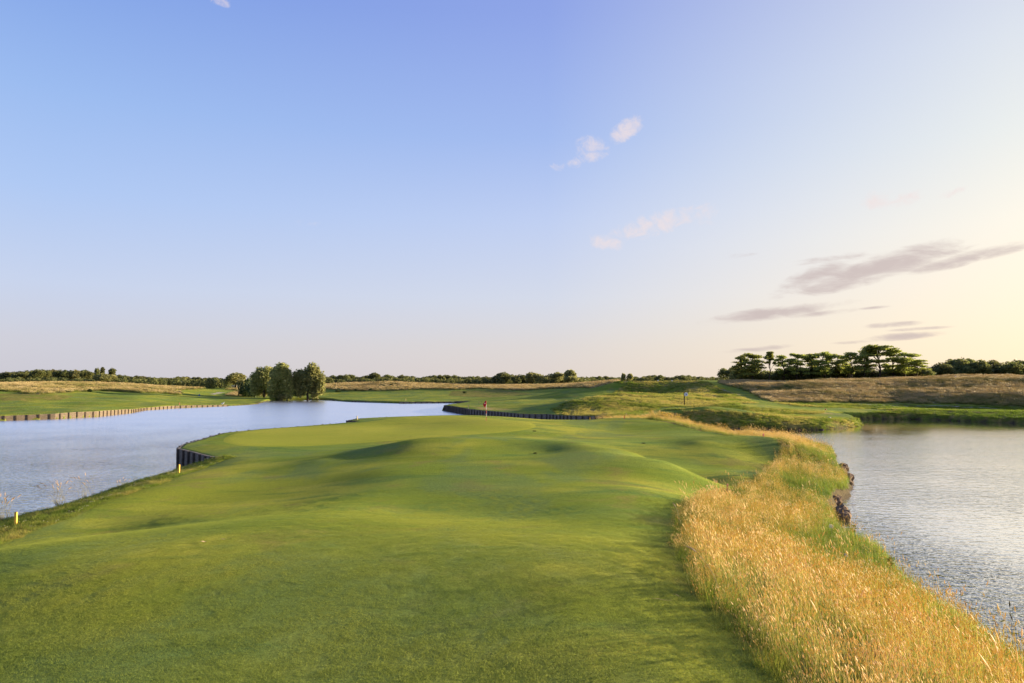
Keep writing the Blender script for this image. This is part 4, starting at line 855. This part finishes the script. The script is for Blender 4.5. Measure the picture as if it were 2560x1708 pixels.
def tuft(name, seed, nb, hr, wd, rad, spread, mats, heads=0, hl=.09, hw=.011, wind=.05, base=0, bh=(.2, .35)):
    """blades or stems with seed heads; material slots: stems, heads, base blades"""
    rd = random.Random(seed); v, f, mi = [], [], []
    for k in range(nb):
        a = rd.random()*6.28; r_ = rad*math.sqrt(rd.random()); h = rd.uniform(*hr); ang = rd.random()*6.28; le = abs(rd.gauss(0, spread)); n0 = len(f)
        c = rd.uniform(0, spread*1.2); x, y = r_*math.cos(a), r_*math.sin(a)
        # a light wind from the right
        lx = math.cos(ang)*le-wind*h; ly = math.sin(ang)*le; an = math.atan2(ly, lx); l_ = math.hypot(lx, ly)
        tip = blade(v, f, x, y, h, wd, l_, an, c, 4, rd.uniform(-1, 1)); mi += [0]*(len(f)-n0)
        if k < heads:
            L = hl*rd.uniform(.7, 1.25); an2 = an+rd.uniform(-.4, .4); dr = rd.uniform(.15, .75); w_ = hw*rd.uniform(.7, 1.3)
            ax = np.array([math.cos(an2)*dr, math.sin(an2)*dr, 1.]); ax /= np.linalg.norm(ax); tp = np.array(tip)-ax*L*.15; s1 = np.cross(ax, [0.3, 1, 0.1]); s1 /= np.linalg.norm(s1); s2 = np.cross(ax, s1)
            n1 = len(v); prof = [(0, .25), (.3, 1), (.65, .75), (1, .08)]
            for (t, ww) in prof:
                for q in range(3): th = q*2.094; v.append(tuple(tp+ax*L*t+(s1*math.cos(th)+s2*math.sin(th))*w_*ww))
            for k2 in range(3):
                for q in range(3): f.append((n1+k2*3+q, n1+k2*3+(q+1) % 3, n1+k2*3+3+(q+1) % 3, n1+k2*3+3+q)); mi.append(1 if len(mats) > 1 else 0)
    for k in range(base):
        a = rd.random()*6.28; r_ = rad*math.sqrt(rd.random()); n0 = len(f); blade(v, f, r_*math.cos(a), r_*math.sin(a), rd.uniform(*bh), wd*1.9, abs(rd.gauss(0, .08)), rd.random()*6.28, rd.uniform(0, .14), 3, rd.uniform(-1, 1)); mi += [2]*(len(f)-n0)
    o = mesh_np(name, np.array(v), np.array(f), None, False, None, False)
    for m_ in mats: o.data.materials.append(m_)
    o.data.polygons.foreach_set('material_index', np.array(mi, np.int32)); return o
def scatter(name, xs, ys, tint, scale, protos, tilt=.08, label=None, z=None):
    n = len(xs); z = height(xs, ys) if z is None else z; me = bpy.data.meshes.new(name); me.vertices.add(n)
    me.vertices.foreach_set('co', np.stack([xs, ys, z-.01], -1).astype(np.float32).ravel())
    for nm, ty, dat in (('tint', 'FLOAT', tint), ('sc', 'FLOAT', scale), ('idx', 'INT', rng.integers(0, len(protos), n))):
        a = me.attributes.new(nm, ty, 'POINT'); a.data.foreach_set('value', np.asarray(dat, np.int32 if ty == 'INT' else np.float32))
    a = me.attributes.new('rot', 'FLOAT_VECTOR', 'POINT'); a.data.foreach_set('vector', np.stack([rng.normal(0, tilt, n), rng.normal(0, tilt, n), rng.uniform(-.9, .9, n)], -1).astype(np.float32).ravel())
    o = bpy.data.objects.new(name, me); C.objects.link(o); tag(o, kind='stuff')
    cl = bpy.data.collections.new(name+'_plants')
    for p in protos: cl.objects.link(p)
    ng = bpy.data.node_groups.new(name+'_scatter', 'GeometryNodeTree'); ng.interface.new_socket('Geometry', in_out='INPUT', socket_type='NodeSocketGeometry'); ng.interface.new_socket('Geometry', in_out='OUTPUT', socket_type='NodeSocketGeometry')
    N = ng.nodes; gi = N.new('NodeGroupInput'); go = N.new('NodeGroupOutput'); ip = N.new('GeometryNodeInstanceOnPoints'); ci = N.new('GeometryNodeCollectionInfo'); ci.inputs['Collection'].default_value = cl
    ci.inputs['Separate Children'].default_value = True; ci.inputs['Reset Children'].default_value = True; ip.inputs['Pick Instance'].default_value = True
    def at(nm, ty): a_ = N.new('GeometryNodeInputNamedAttribute'); a_.data_type = ty; a_.inputs['Name'].default_value = nm; return a_.outputs['Attribute']
    lk = ng.links.new; lk(gi.outputs[0], ip.inputs['Points']); lk(ci.outputs[0], ip.inputs['Instance']); lk(at('idx', 'INT'), ip.inputs['Instance Index'])
    e2r = N.new('FunctionNodeEulerToRotation'); lk(at('rot', 'FLOAT_VECTOR'), e2r.inputs[0]); lk(e2r.outputs[0], ip.inputs['Rotation']); lk(at('sc', 'FLOAT'), ip.inputs['Scale']); lk(ip.outputs[0], go.inputs[0])
    md = o.modifiers.new('scatter', 'NODES'); md.node_group = ng; return o
def area_points(poly, dens, minx=None):
    P_ = np.array([p[:2] for p in poly]); x0, y0 = P_.min(0); x1, y1 = P_.max(0); n = int((x1-x0)*(y1-y0)*dens); x = rng.uniform(x0, x1, n); y = rng.uniform(y0, y1, n)
    return x, y
def in_view(x, y, m=6.): return (y > 1.5) & (np.abs(x) < y*.80+m)
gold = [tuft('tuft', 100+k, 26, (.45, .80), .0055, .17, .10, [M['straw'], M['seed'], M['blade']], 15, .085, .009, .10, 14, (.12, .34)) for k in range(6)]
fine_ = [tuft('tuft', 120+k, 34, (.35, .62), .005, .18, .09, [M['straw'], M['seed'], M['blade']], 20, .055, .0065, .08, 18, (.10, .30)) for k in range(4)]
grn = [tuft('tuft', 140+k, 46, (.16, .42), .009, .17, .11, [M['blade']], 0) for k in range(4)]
# near right bank
x, y = area_points(T_NEAR, 17.); sdn = poly_sd(x, y, T_NEAR); sw, _, _ = shore(x, y); k = (sdn > -.12+.0*x) & (sw > np.where((y > 28) & (y < 55), .12, -.2)) & in_view(x, y, 3)
far_keep = rng.random(len(x)) < np.clip(1.25-np.hypot(x, y)/110, .45, 1); k &= far_keep
x, y, sdn, sw = x[k], y[k], sdn[k], sw[k]; patch = vnoise(x, y, 2.2, 3)*.6+vnoise(x, y, .8, 4)*.4; band = np.clip((sw-.5)/np.where(y < 52, np.clip(1.5+y*.11, 2.5, 5.6), 2.6), 0, 1)
greenness = np.clip(1.05-band*.75-patch*.55+np.where(sdn < .5, .15, 0)+np.clip((vnoise(x, y, 3.4, 31)-.62)*3, 0, .6)+.10*np.exp(-((y-24)/7)**2), 0, 1)
isg = rng.random(len(x)) < np.clip(greenness*1.05-.12, 0.05, .92)
tint = np.clip(.86-greenness*.62+rng.normal(0, .12, len(x))+(vnoise(x, y, 1.4, 7)-.5)*.55+(vnoise(x, y, 4.5, 17)-.5)*.25, 0, 1); edge = np.clip((sdn+.12)/.6, .55, 1)
kk = ~isg; nf = vnoise(x, y, 3., 11) > .5
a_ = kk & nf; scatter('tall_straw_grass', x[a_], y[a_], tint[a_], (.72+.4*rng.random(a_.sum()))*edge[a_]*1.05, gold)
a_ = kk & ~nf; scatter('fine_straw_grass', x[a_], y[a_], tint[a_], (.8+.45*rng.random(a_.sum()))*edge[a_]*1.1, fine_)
scatter('green_bank_grass', x[isg], y[isg], np.clip(tint[isg]*.8, 0, 1), (.7+.6*rng.random(isg.sum()))*np.clip(edge[isg]+.1, .4, 1), grn)
x, y = area_points(T_NEAR, 10.); k = (poly_sd(x, y, T_NEAR) > -.05) & (shore(x, y)[0] > np.where(y > 28, .1, -.3)) & in_view(x, y, 3) & (y < 45); x, y = x[k], y[k]
scatter('undergrowth_grass', x, y, np.clip(.30+rng.normal(0, .2, len(x)), 0, 1), .5+.5*rng.random(len(x)), grn, .2)
tallst = [tuft('tuft', 230+k, 5, (.75, 1.15), .006, .3, .10, [M['straw'], M['seed'], M['blade']], 5, .12, .011, .12) for k in range(3)]
x, y = area_points(T_NEAR, .9); k = (poly_sd(x, y, T_NEAR) > .1) & (shore(x, y)[0] > .1) & in_view(x, y, 3); x, y = x[k], y[k]
scatter('tall_seed_stalks', x, y, np.clip(.75+rng.normal(0, .15, len(x)), 0, 1), .8+.4*rng.random(len(x)), tallst, .1)
# golden strip by the channel
x, y = area_points(T_STRIP, 11.); sds = poly_sd(x, y, T_STRIP); k = (sds > -.1) & (shore(x, y)[0] > -.3); x, y = x[k], y[k]
scatter('golden_strip_grass', x, y, np.clip(.72+rng.normal(0, .13, len(x)), 0, 1), (.45+.35*rng.random(len(x)))*(1+.9*(vnoise(x, y, 3., 15) > .72)), gold)
# straw banks far off: bigger, sparser clumps
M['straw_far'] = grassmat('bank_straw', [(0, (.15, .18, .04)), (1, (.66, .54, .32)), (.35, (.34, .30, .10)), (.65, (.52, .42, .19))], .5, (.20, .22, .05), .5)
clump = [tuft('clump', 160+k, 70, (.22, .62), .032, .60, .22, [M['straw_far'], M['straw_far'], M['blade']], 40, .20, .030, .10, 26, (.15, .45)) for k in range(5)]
gcl = [tuft('clump', 170+k, 60, (.15, .45), .05, .55, .25, [M['blade']], 0) for k in range(3)]
def far_scatter(name, x0, x1, y0, y1, dens, protos, key, tb, tv, sc_, nz=6., thr=None, seed=3, msk=None):
    n = int((x1-x0)*(y1-y0)*dens); x = rng.uniform(x0, x1, n); y = rng.uniform(y0, y1, n); sw = shore(x, y)[0]; z = height(x, y); k = (region(x, y, z, key) > .5) & (sw > .6) & (np.abs(x) < y*.8+5)
    x, y, z = x[k], y[k], z[k]; p_ = vnoise(x, y, nz, seed)*.6+vnoise(x, y, nz*.3, seed+1)*.4
    if thr is not None: q = p_ > thr; x, y, z, p_ = x[q], y[q], z[q], p_[q]
    if not len(x): return
    scatter(name, x, y, np.clip(tb+(.3*region(x, y, z, 'dry') if key == 'rough' else 0)+tv*(p_-.5)*2+rng.normal(0, .10, len(x)), 0, 1), sc_*(.65+.6*rng.random(len(x))), protos, .1, z=z)
far_scatter('straw_bank_grass', 40, 200, 140, 235, 1.7, clump, 'tall', .85, .7, 1.05, 9.)
far_scatter('green_weeds', 40, 200, 140, 235, .8, gcl, 'tall', .35, .3, 1.0, 7., .50, 9)
far_scatter('left_straw_grass', -330, -70, 190, 380, .45, clump, 'tall', .70, .6, 1.3, 14.)
far_scatter('left_green_weeds', -330, -90, 190, 380, .5, gcl, 'tall', .35, .4, 1.5, 13., .47, 9)
far_scatter('central_straw_grass', -130, 50, 212, 400, .8, clump, 'tall', .82, .35, 1.25, 12.)
# short rough: left strip, mounds and banks
sr = [tuft('tuft', 180+k, 60, (.05, .13), .008, .16, .05, [M['rough_blade']], 0) for k in range(4)]
x, y = area_points(ROUGH_L, 26.); k = (poly_sd(x, y, ROUGH_L) > 0) & (shore(x, y)[0] > -.9) & in_view(x, y, 2) & (y > 17); x, y = x[k], y[k]
scatter('rough_edge_grass', x, y, np.clip(.50+(vnoise(x, y, 1.1, 5)-.5)*.9+rng.normal(0, .15, len(x)), 0, 1), .7+.8*rng.random(len(x)), sr, .15)
clv = [tuft('tuft', 190+k, 5, (.08, .15), .004, .2, .04, [M['rough_blade'], M['clover']], 5, .018, .011, 0) for k in range(2)]
q = (rng.random(len(x)) < .045) & (vnoise(x, y, 2.5, 6) > .42); scatter('clover_flowers', x[q], y[q], rng.random(q.sum()), np.ones(q.sum()), clv, .1)
rg = [tuft('clump', 200+k, 70, (.07, .24), .030, .45, .12, [M['rough_blade']], 0) for k in range(4)]
far_scatter('mound_rough_grass', 16, 66, 97, 130, 4.5, rg, 'rough', .62, .6, 1.0, 3.)
far_scatter('hill_rough_grass', 5, 80, 104, 225, 1.6, rg, 'rough', .62, .75, 1.25, 8.)
far_scatter('right_bank_rough_grass', 60, 120, 112, 165, 2.2, rg, 'rough', .22, .35, 1.1, 5.)
# close cropped blades of the near turf
M['turf_blade'] = grassmat('cropped_blades', [(0, (.17, .26, .055)), (1, (.62, .54, .17)), (.35, (.28, .34, .055)), (.7, (.42, .43, .065))], .5)
def carpet(seed, n, rad, hr, wd):
    rd = random.Random(seed); v, f = [], []
    for k in range(n):
        a = rd.random()*6.28; r_ = rad*math.sqrt(rd.random()); blade(v, f, r_*math.cos(a), r_*math.sin(a), rd.uniform(*hr), wd*rd.uniform(.6, 1.3), abs(rd.gauss(0, .012)), rd.random()*6.28, rd.uniform(0, .012), 1, rd.uniform(-1, 1))
    o = mesh_np('cropped', np.array(v), np.array(f), None, False, None, False); o.data.materials.append(M['turf_blade']); return o
crp = [carpet(300+k, 460, .28, (.005, .015), .005) for k in range(4)]
n = 30000; yy = rng.uniform(6, 30, n); xx = rng.uniform(-1, 1, n)*(yy*.78+1); k = (poly_sd(xx, yy, T_NEAR) < .1) & (poly_sd(xx, yy, ROUGH_L) < 0) & (shore(xx, yy)[0] > .2) & (rng.random(n) < np.clip((32-yy)/14, 0, 1)); xx, yy = xx[k], yy[k]
scatter('cropped_turf', xx, yy, np.clip(.40+(vnoise(xx, yy, 5., 21)-.5)*.5+(vnoise(xx, yy, 1.6, 22)-.5)*.35+rng.normal(0, .05, len(xx)), 0, 1), .8+.4*rng.random(len(xx)), crp, .03)
# ---------------------------------------------------------------- rocks of the right shore
def rock(x, y, z, r, seed, label, group='brown rocks at the waterline'):
    rd = np.random.default_rng(seed); nu, nv = 14, 9; v = []
    ph = rd.uniform(0, 6.28, 12)
    for j in range(nv):
        t = math.pi*j/(nv-1)
        for i in range(nu):
            a = 2*math.pi*i/nu; d = np.array([math.sin(t)*math.cos(a), math.sin(t)*math.sin(a), math.cos(t)])
            k = 1+.16*math.sin(3*d[0]+ph[0])*math.sin(2.6*d[1]+ph[1])+.12*math.sin(5.5*d[2]+ph[2]+2*d[0])+.08*math.sin(9*d[0]+ph[3])*math.sin(8*d[1]+ph[4]); m_ = np.abs(d).max(); k *= (1-.35)+.35*(1/m_)*.75
            v.append(d*k*r*np.array([1, .8, .72]))
    f = [[j*nu+i, j*nu+(i+1) % nu, (j+1)*nu+(i+1) % nu, (j+1)*nu+i] for j in range(nv-1) for i in range(nu)]
    o = mesh_np('shore_rock', np.array(v), np.array(f)[:, ::-1], M['rock'], False); o.location = (x, y, z); o.rotation_euler = (rd.uniform(-.3, .3), rd.uniform(-.3, .3), rd.uniform(0, 6.28)); return tag(o, label, 'rock', group)
rk = [(2112,1166,.42,'topmost rock of the outcrop on the right shore'),(2106,1178,.5,'squat brown rock just under the topmost one on the right shore'),(2116,1196,.62,'largest brown rock jutting into the right lake'),(2119,1207,.4,'rock against the lake side of the largest one'),(2104,1202,.5,'rounded rock tucked behind the largest one'),
      (2098,1220,.5,'reddish rock below the largest one in the recess'),(2096,1236,.42,'rock in the middle of the recess of the right shore'),(2092,1250,.4,'low rock at the foot of the recess'),(2108,1272,.36,'flat topped rock above the second small headland'),(2113,1288,.44,'rock at the tip of the second small headland'),(2103,1281,.36,'rock half grown over behind the second headland'),(2122,1330,.3,'small rock below the leafy sprig'),(2136,1350,.3,'lowest small rock before the seed stalks')]
for i, (u, v, r, lab) in enumerate(rk):
    p = P(u, v, .25); xx_, yy_ = p[0], p[1]
    rock(xx_-.12, yy_, .16, r*1.15, 500+i, lab)
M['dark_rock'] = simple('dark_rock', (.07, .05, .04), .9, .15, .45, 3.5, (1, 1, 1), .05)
for i, u in enumerate((1838,1850,1886,1922,1931,1990,2003,2058,2110,2130,2144,2158)):
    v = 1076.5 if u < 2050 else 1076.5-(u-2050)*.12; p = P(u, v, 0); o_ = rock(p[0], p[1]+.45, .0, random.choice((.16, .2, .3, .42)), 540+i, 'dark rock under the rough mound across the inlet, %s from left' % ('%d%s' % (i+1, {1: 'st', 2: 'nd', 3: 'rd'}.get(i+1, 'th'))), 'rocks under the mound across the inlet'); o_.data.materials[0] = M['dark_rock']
# ---------------------------------------------------------------- plants that stand alone
M['reed_stem'] = simple('reed_stem', (.24, .21, .09), .7, .2, .2, 5); M['reed_head'] = simple('reed_head', (.50, .34, .20), .8, .1, .25, 9)
M['dark_reed'] = simple('dark_reed', (.06, .055, .03), .8, .1, .25, 9); M['umbel'] = simple('umbel', (.62, .62, .50), .8, .1, .15, 30)
M['sprig'] = leafmat('sprig_leaves', (.06, .10, .02), (.12, .17, .04)); M['ragwort'] = simple('ragwort_flower', (.62, .50, .03), .7, .1, .2, 30)
def reed_clump(u, v, z, n, h, fan, lean, name, label, seed, stem=None, head=None, hl=.16):
    rd = random.Random(seed); p = P(u, v, z); z0 = hz(p[0], p[1]); root = empty(name, (p[0], p[1], z0), label, 'grass clump' if n > 1 else 'reed', None)
    a, b_ = MB(), MB()
    for k in range(n):
        x0, y0 = rd.uniform(-.25, .25)*min(1, n/6), rd.uniform(-.2, .2)*min(1, n/6); dx = lean+rd.uniform(-fan, fan); dy = rd.uniform(-fan, fan)*.5; hh = h*rd.uniform(.7, 1.1)
        q = [np.array([x0+dx*t*t*hh, y0+dy*t*t*hh, hh*(t-.12*t*t*abs(dx))-.05*(t == 0)]) for t in np.linspace(0, 1, 7)]; a.tube(q, np.linspace(.006, .003, 7), 4)
        d = q[-1]-q[-2]; d /= np.linalg.norm(d); dr = np.array([dx*.6, dy*.6, -.15]); st_ = q[-1]-d*hl*.5; hd = [st_+d*hl*t+dr*hl*t*t*.8 for t in np.linspace(0, 1.3, 6)]; b_.tube(hd, np.array([.003, .013, .017, .014, .009, .002])*(1 if n > 1 else .9), 5)
    for k in range(n*2): 
        dx = lean+rd.uniform(-fan, fan)*1.3; hh = h*.5*rd.uniform(.5, 1); q = [np.array([dx*t*hh+rd.uniform(0, .001), 0, hh*t]) for t in np.linspace(0, 1, 4)]; a.tube(q, np.linspace(.006, .001, 4), 3)
    a.build('stems', stem or M['reed_stem'], root); b_.build('seed_heads', head or M['reed_head'], root); return root
reed_clump(150,1270,.95,14,1.35,.65,-.35,'reed_clump','fan of pale feathery reeds leaning left over the lake, larger of two',1)
reed_clump(215,1247,.95,8,1.2,.45,-.35,'reed_clump','smaller fan of pale feathery reeds right of the larger one',2)
reed_clump(3,1312,.95,22,1.1,.5,-.1,'reed_clump','bushy grass clump cut by the left edge of the picture',3)
reed_clump(305,1223,.95,6,.5,.3,0,'weed_clump','low weed clump on the left bank right of the reeds',4)
for i, (u, v, h, ln, dk, lab) in enumerate([(2402,1580,1.05,0,0,'single straw reed against the lake, leftmost of the tall stalks'),(2432,1590,.95,-.12,0,'straw reed with a bent head, second of the tall stalks'),(2490,1600,.7,0,0,'short straw stalk between the taller reeds by the lake'),
        (2532,1640,1.15,-.08,1,'dark reed near the right edge, left of two'),(2552,1640,1.15,-.10,1,'dark reed near the right edge, right of two'),(1805,1560,.75,-.5,0,'long bent straw stalk leaning over the fairway at the bottom'),(1700,1300,.85,-.2,0,'single stalk leaning out over the fairway edge'),(2300,1500,.8,0,0,'tall feathery stalk above the straw grass before the lake')]):
    p = P(u, v, 1.0 if u > 2200 else 2.8); reed_clump(u, v, 1.0 if u > 2200 else 2.8, 1, h*1.25, .05, ln, 'reed', lab, 20+i, M['dark_reed'] if dk else None, M['dark_reed'] if dk else None, .16)
def umbel(u, v, r, h, lab):
    p = P(u, v, 1.7); z0 = hz(p[0], p[1]); root = empty('umbel_plant', (p[0], p[1], z0), lab, 'flower', 'round white flower heads in the bank'); a = MB(); zt = max(1.7-z0, h*.6); a.tube([(0, 0, -.05), (.02, 0, zt*.5), (0, 0, zt)], [.006, .005, .004], 5); a.build('stem', M['reed_stem'], root)
    rd = np.random.default_rng(int(u)); b_ = MB(); n = 90; d = rd.normal(size=(n, 3)); d /= np.linalg.norm(d, axis=1)[:, None]
    for q in d: b_.tube([(0, 0, zt), tuple(q*r*.8+np.array([0, 0, zt]))], [.001, .0015], 3); b_.box(tuple(q*r+np.array([0, 0, zt])), (.012, .012, .012), q[0]*3)
    b_.build('flower_head', M['umbel'], root)
umbel(1978,1286,.075,.5,'round white flower head in the middle of the grassy bank'); umbel(2078,1316,.075,.5,'round pale green flower head nearer the lake'); umbel(2115,1388,.05,.4,'small dull flower head low on the bank by the lake')
def sprig(u, v, h, n, lab, seed, ln=.3):
    p = P(u, v, .7); z0 = hz(p[0], p[1]); rd = random.Random(seed); root = empty('leafy_sprig', (p[0], p[1], z0), lab, 'plant', 'leafy plants at the water'); a = MB(); L = []
    for k in range(n):
        an = rd.uniform(-.5, 1.0); q = [np.array([ln*math.sin(an)*t*h, rd.uniform(-.05, .05)*t, h*t*rd.uniform(.95, 1)+(-.05 if t == 0 else 0)]) for t in np.linspace(0, 1, 6)]; a.tube(q, np.linspace(.008, .003, 6), 5)
        for t in range(2, 6):
            for sd_k in range(5): L.append((q[t][0]+rd.uniform(-.07, .07), q[t][1]+rd.uniform(-.07, .07), q[t][2]+rd.uniform(-.05, .05), .02, .02, .02))
    a.build('stem', M['bark'], root); v_, f = leaf_cloud(L, len(L)*3, .035, seed, 0, .3); mesh_np('leaves', v_, f, M['sprig'], False, root)
sprig(2128,1322,.62,4,'leafy green sprig sticking out over the lake from the right bank',1,.5); sprig(2222,1428,.5,4,'dark leafy plant among the seed stalks lower on the right bank',2,.3); sprig(2105,1300,.4,3,'small green shrub on the second headland',3,.2)
for i, (u, v, lab) in enumerate([(1653,1052,'yellow ragwort in the golden strip, first from left'),(1664,1053,'yellow ragwort in the golden strip, second from left'),(1672,1054,'yellow ragwort in the golden strip, third from left'),(1695,1056,'tall yellow ragwort above the highest golden tuft'),(1712,1060,'small yellow ragwort right of the golden tuft')]):
    p = PD(u, v, 86.5); z0 = hz(p[0], p[1]); root = empty('ragwort_plant', (p[0], p[1], z0), lab, 'flower', 'yellow flowering plants in the golden strip'); a = MB(); b_ = MB(); rd = random.Random(i); hh = rd.uniform(.8, 1.1)
    for k in range(6):
        dx, dy = rd.uniform(-.2, .2), rd.uniform(-.2, .2); a.tube([(0, 0, -.05), (dx*.4, dy*.4, hh*.6), (dx, dy, hh*rd.uniform(.85, 1))], [.014, .01, .006], 4)
        for q in range(7): b_.box((dx+rd.uniform(-.1, .1), dy+rd.uniform(-.1, .1), hh*rd.uniform(.85, 1.02)), (.05, .05, .03), rd.random())
    a.build('stems', M['reed_stem'], root); b_.build('flowers', M['ragwort'], root)
# bits lying on the turf
def bit(u, v, L, wd, mat, name, lab, rz):
    p = hit(u, v)
    if not p: return
    n = 6; v_ = []
    for k in range(n+1): t = k/n-.5; a_, b_ = t*L, .12*L*(t*t-.2); w_ = wd*(1-abs(t)*1.6)/2+.001; c_s, s_n = math.cos(rz), math.sin(rz); 
    v_ = []
    for k in range(n+1):
        t = k/n-.5; w_ = wd*max(.1, 1-abs(t)*1.7)/2
        for sg_ in (-1, 1):
            a_, b_ = t*L, .12*L*(t*t)+sg_*w_; x_, y_ = p[0]+a_*c_s-b_*s_n, p[1]+a_*s_n+b_*c_s; v_.append((x_, y_, hz(x_, y_)+.03+.01*math.sin(k)))
    o = mesh_np(name, np.array(v_), np.array([[2*k, 2*k+2, 2*k+3, 2*k+1] for k in range(n)]), mat, True); tag(o, lab, 'stalk' if 'stalk' in name else 'leaf')
bit(1652,1503,.40,.012,M['reed_head'],'fallen_stalk','pale straw stalk lying on the fairway near the tall grass',.12); bit(1694,1493,.16,.01,M['reed_head'],'fallen_stalk','short straw piece lying right of the long fallen stalk',-.7)
bit(508,1357,.16,.10,M['reed_head'],'fallen_leaf','dry leaf on the lit ridge, left of two',.3); bit(558,1351,.11,.07,M['reed_head'],'fallen_leaf','smaller dry leaf on the lit ridge, right of two',.5); bit(211,1323,.3,.012,M['reed_head'],'fallen_stalk','pale twig on the shaded slope at the left',.3)
# worn tracks
def track(name, pts2, wd, mat, lift=.02):
    pp = np.array([hit(u, v)[:2] for u, v in pts2]); t = np.linspace(0, len(pp)-1, len(pp)*8); xs_ = np.interp(t, range(len(pp)), pp[:, 0]); ys_ = np.interp(t, range(len(pp)), pp[:, 1]); ker = np.ones(5)/5
    xs_ = np.convolve(np.pad(xs_, 2, 'edge'), ker, 'valid'); ys_ = np.convolve(np.pad(ys_, 2, 'edge'), ker, 'valid'); d = np.stack([np.gradient(xs_), np.gradient(ys_)], 1); d /= np.linalg.norm(d, axis=1)[:, None]+1e-9; m_ = 5; vv = []
    for j in range(m_):
        o_ = (j/(m_-1)-.5)*wd*(1+.3*np.sin(np.arange(len(xs_))*.9)); X_ = xs_-d[:, 1]*o_; Y_ = ys_+d[:, 0]*o_; vv.append(np.column_stack([X_, Y_, height(X_, Y_)+lift-(.05 if j in (0, m_-1) else 0)]))
    k = len(xs_); return tag(mesh_np(name, np.concatenate(vv), np.array([[j*k+i, j*k+i+1, (j+1)*k+i+1, (j+1)*k+i] for j in range(m_-1) for i in range(k-1)]), mat), kind='structure')
M['track'] = simple('worn_track', (.27, .25, .11), .9, .05, .3, 1.2, (1, 1, 1)); M['path'] = simple('pale_path', (.36, .32, .22), .9, .05, .3, 1.2)
track('path', [(1800,972),(1830,982),(1852,992),(1872,1000),(1882,1008)], 1.3, M['track']); track('path', [(2140,1010),(2200,1013),(2260,1015.5),(2330,1014.5),(2400,1016.5),(2470,1020),(2560,1025),(2650,1031)], 1.6, M['path'])
track('path', [(530,986),(545,983),(556,981)], 3, M['gravel'])
tag(sheet('tee_green', wp([(1625,993),(1680,994.2),(1745,993.2),(1748,992),(1680,990.8),(1625,991.6)]), M['collar'], .05, 10), kind='structure')
tag(sheet('tee_green', wp([(1885,1037),(1900,1041),(1990,1046),(2085,1047.5),(2098,1046),(2040,1041),(1960,1037.5)]), M['collar'], .05, 10), kind='structure')
# pale sand front of the far tee
p0, p1 = PD(512, 965, 420), PD(590, 963.5, 420)
root = empty('tee_retaining_wall', ((p0[0]+p1[0])/2, 421, (p0[2]+p1[2])/2-.8), 'pale low wall edging the raised tee on the far left slope', 'retaining wall'); mb = MB(); ln = p1[0]-p0[0]
mb.box((0, 0, .2), (ln, .5, 1.5)); mb.build('wall', M['stone'], root); mb = MB(); mb.box((0, -.05, 1.02), (ln+.3, .7, .12)); mb.build('coping', M['white'], root)
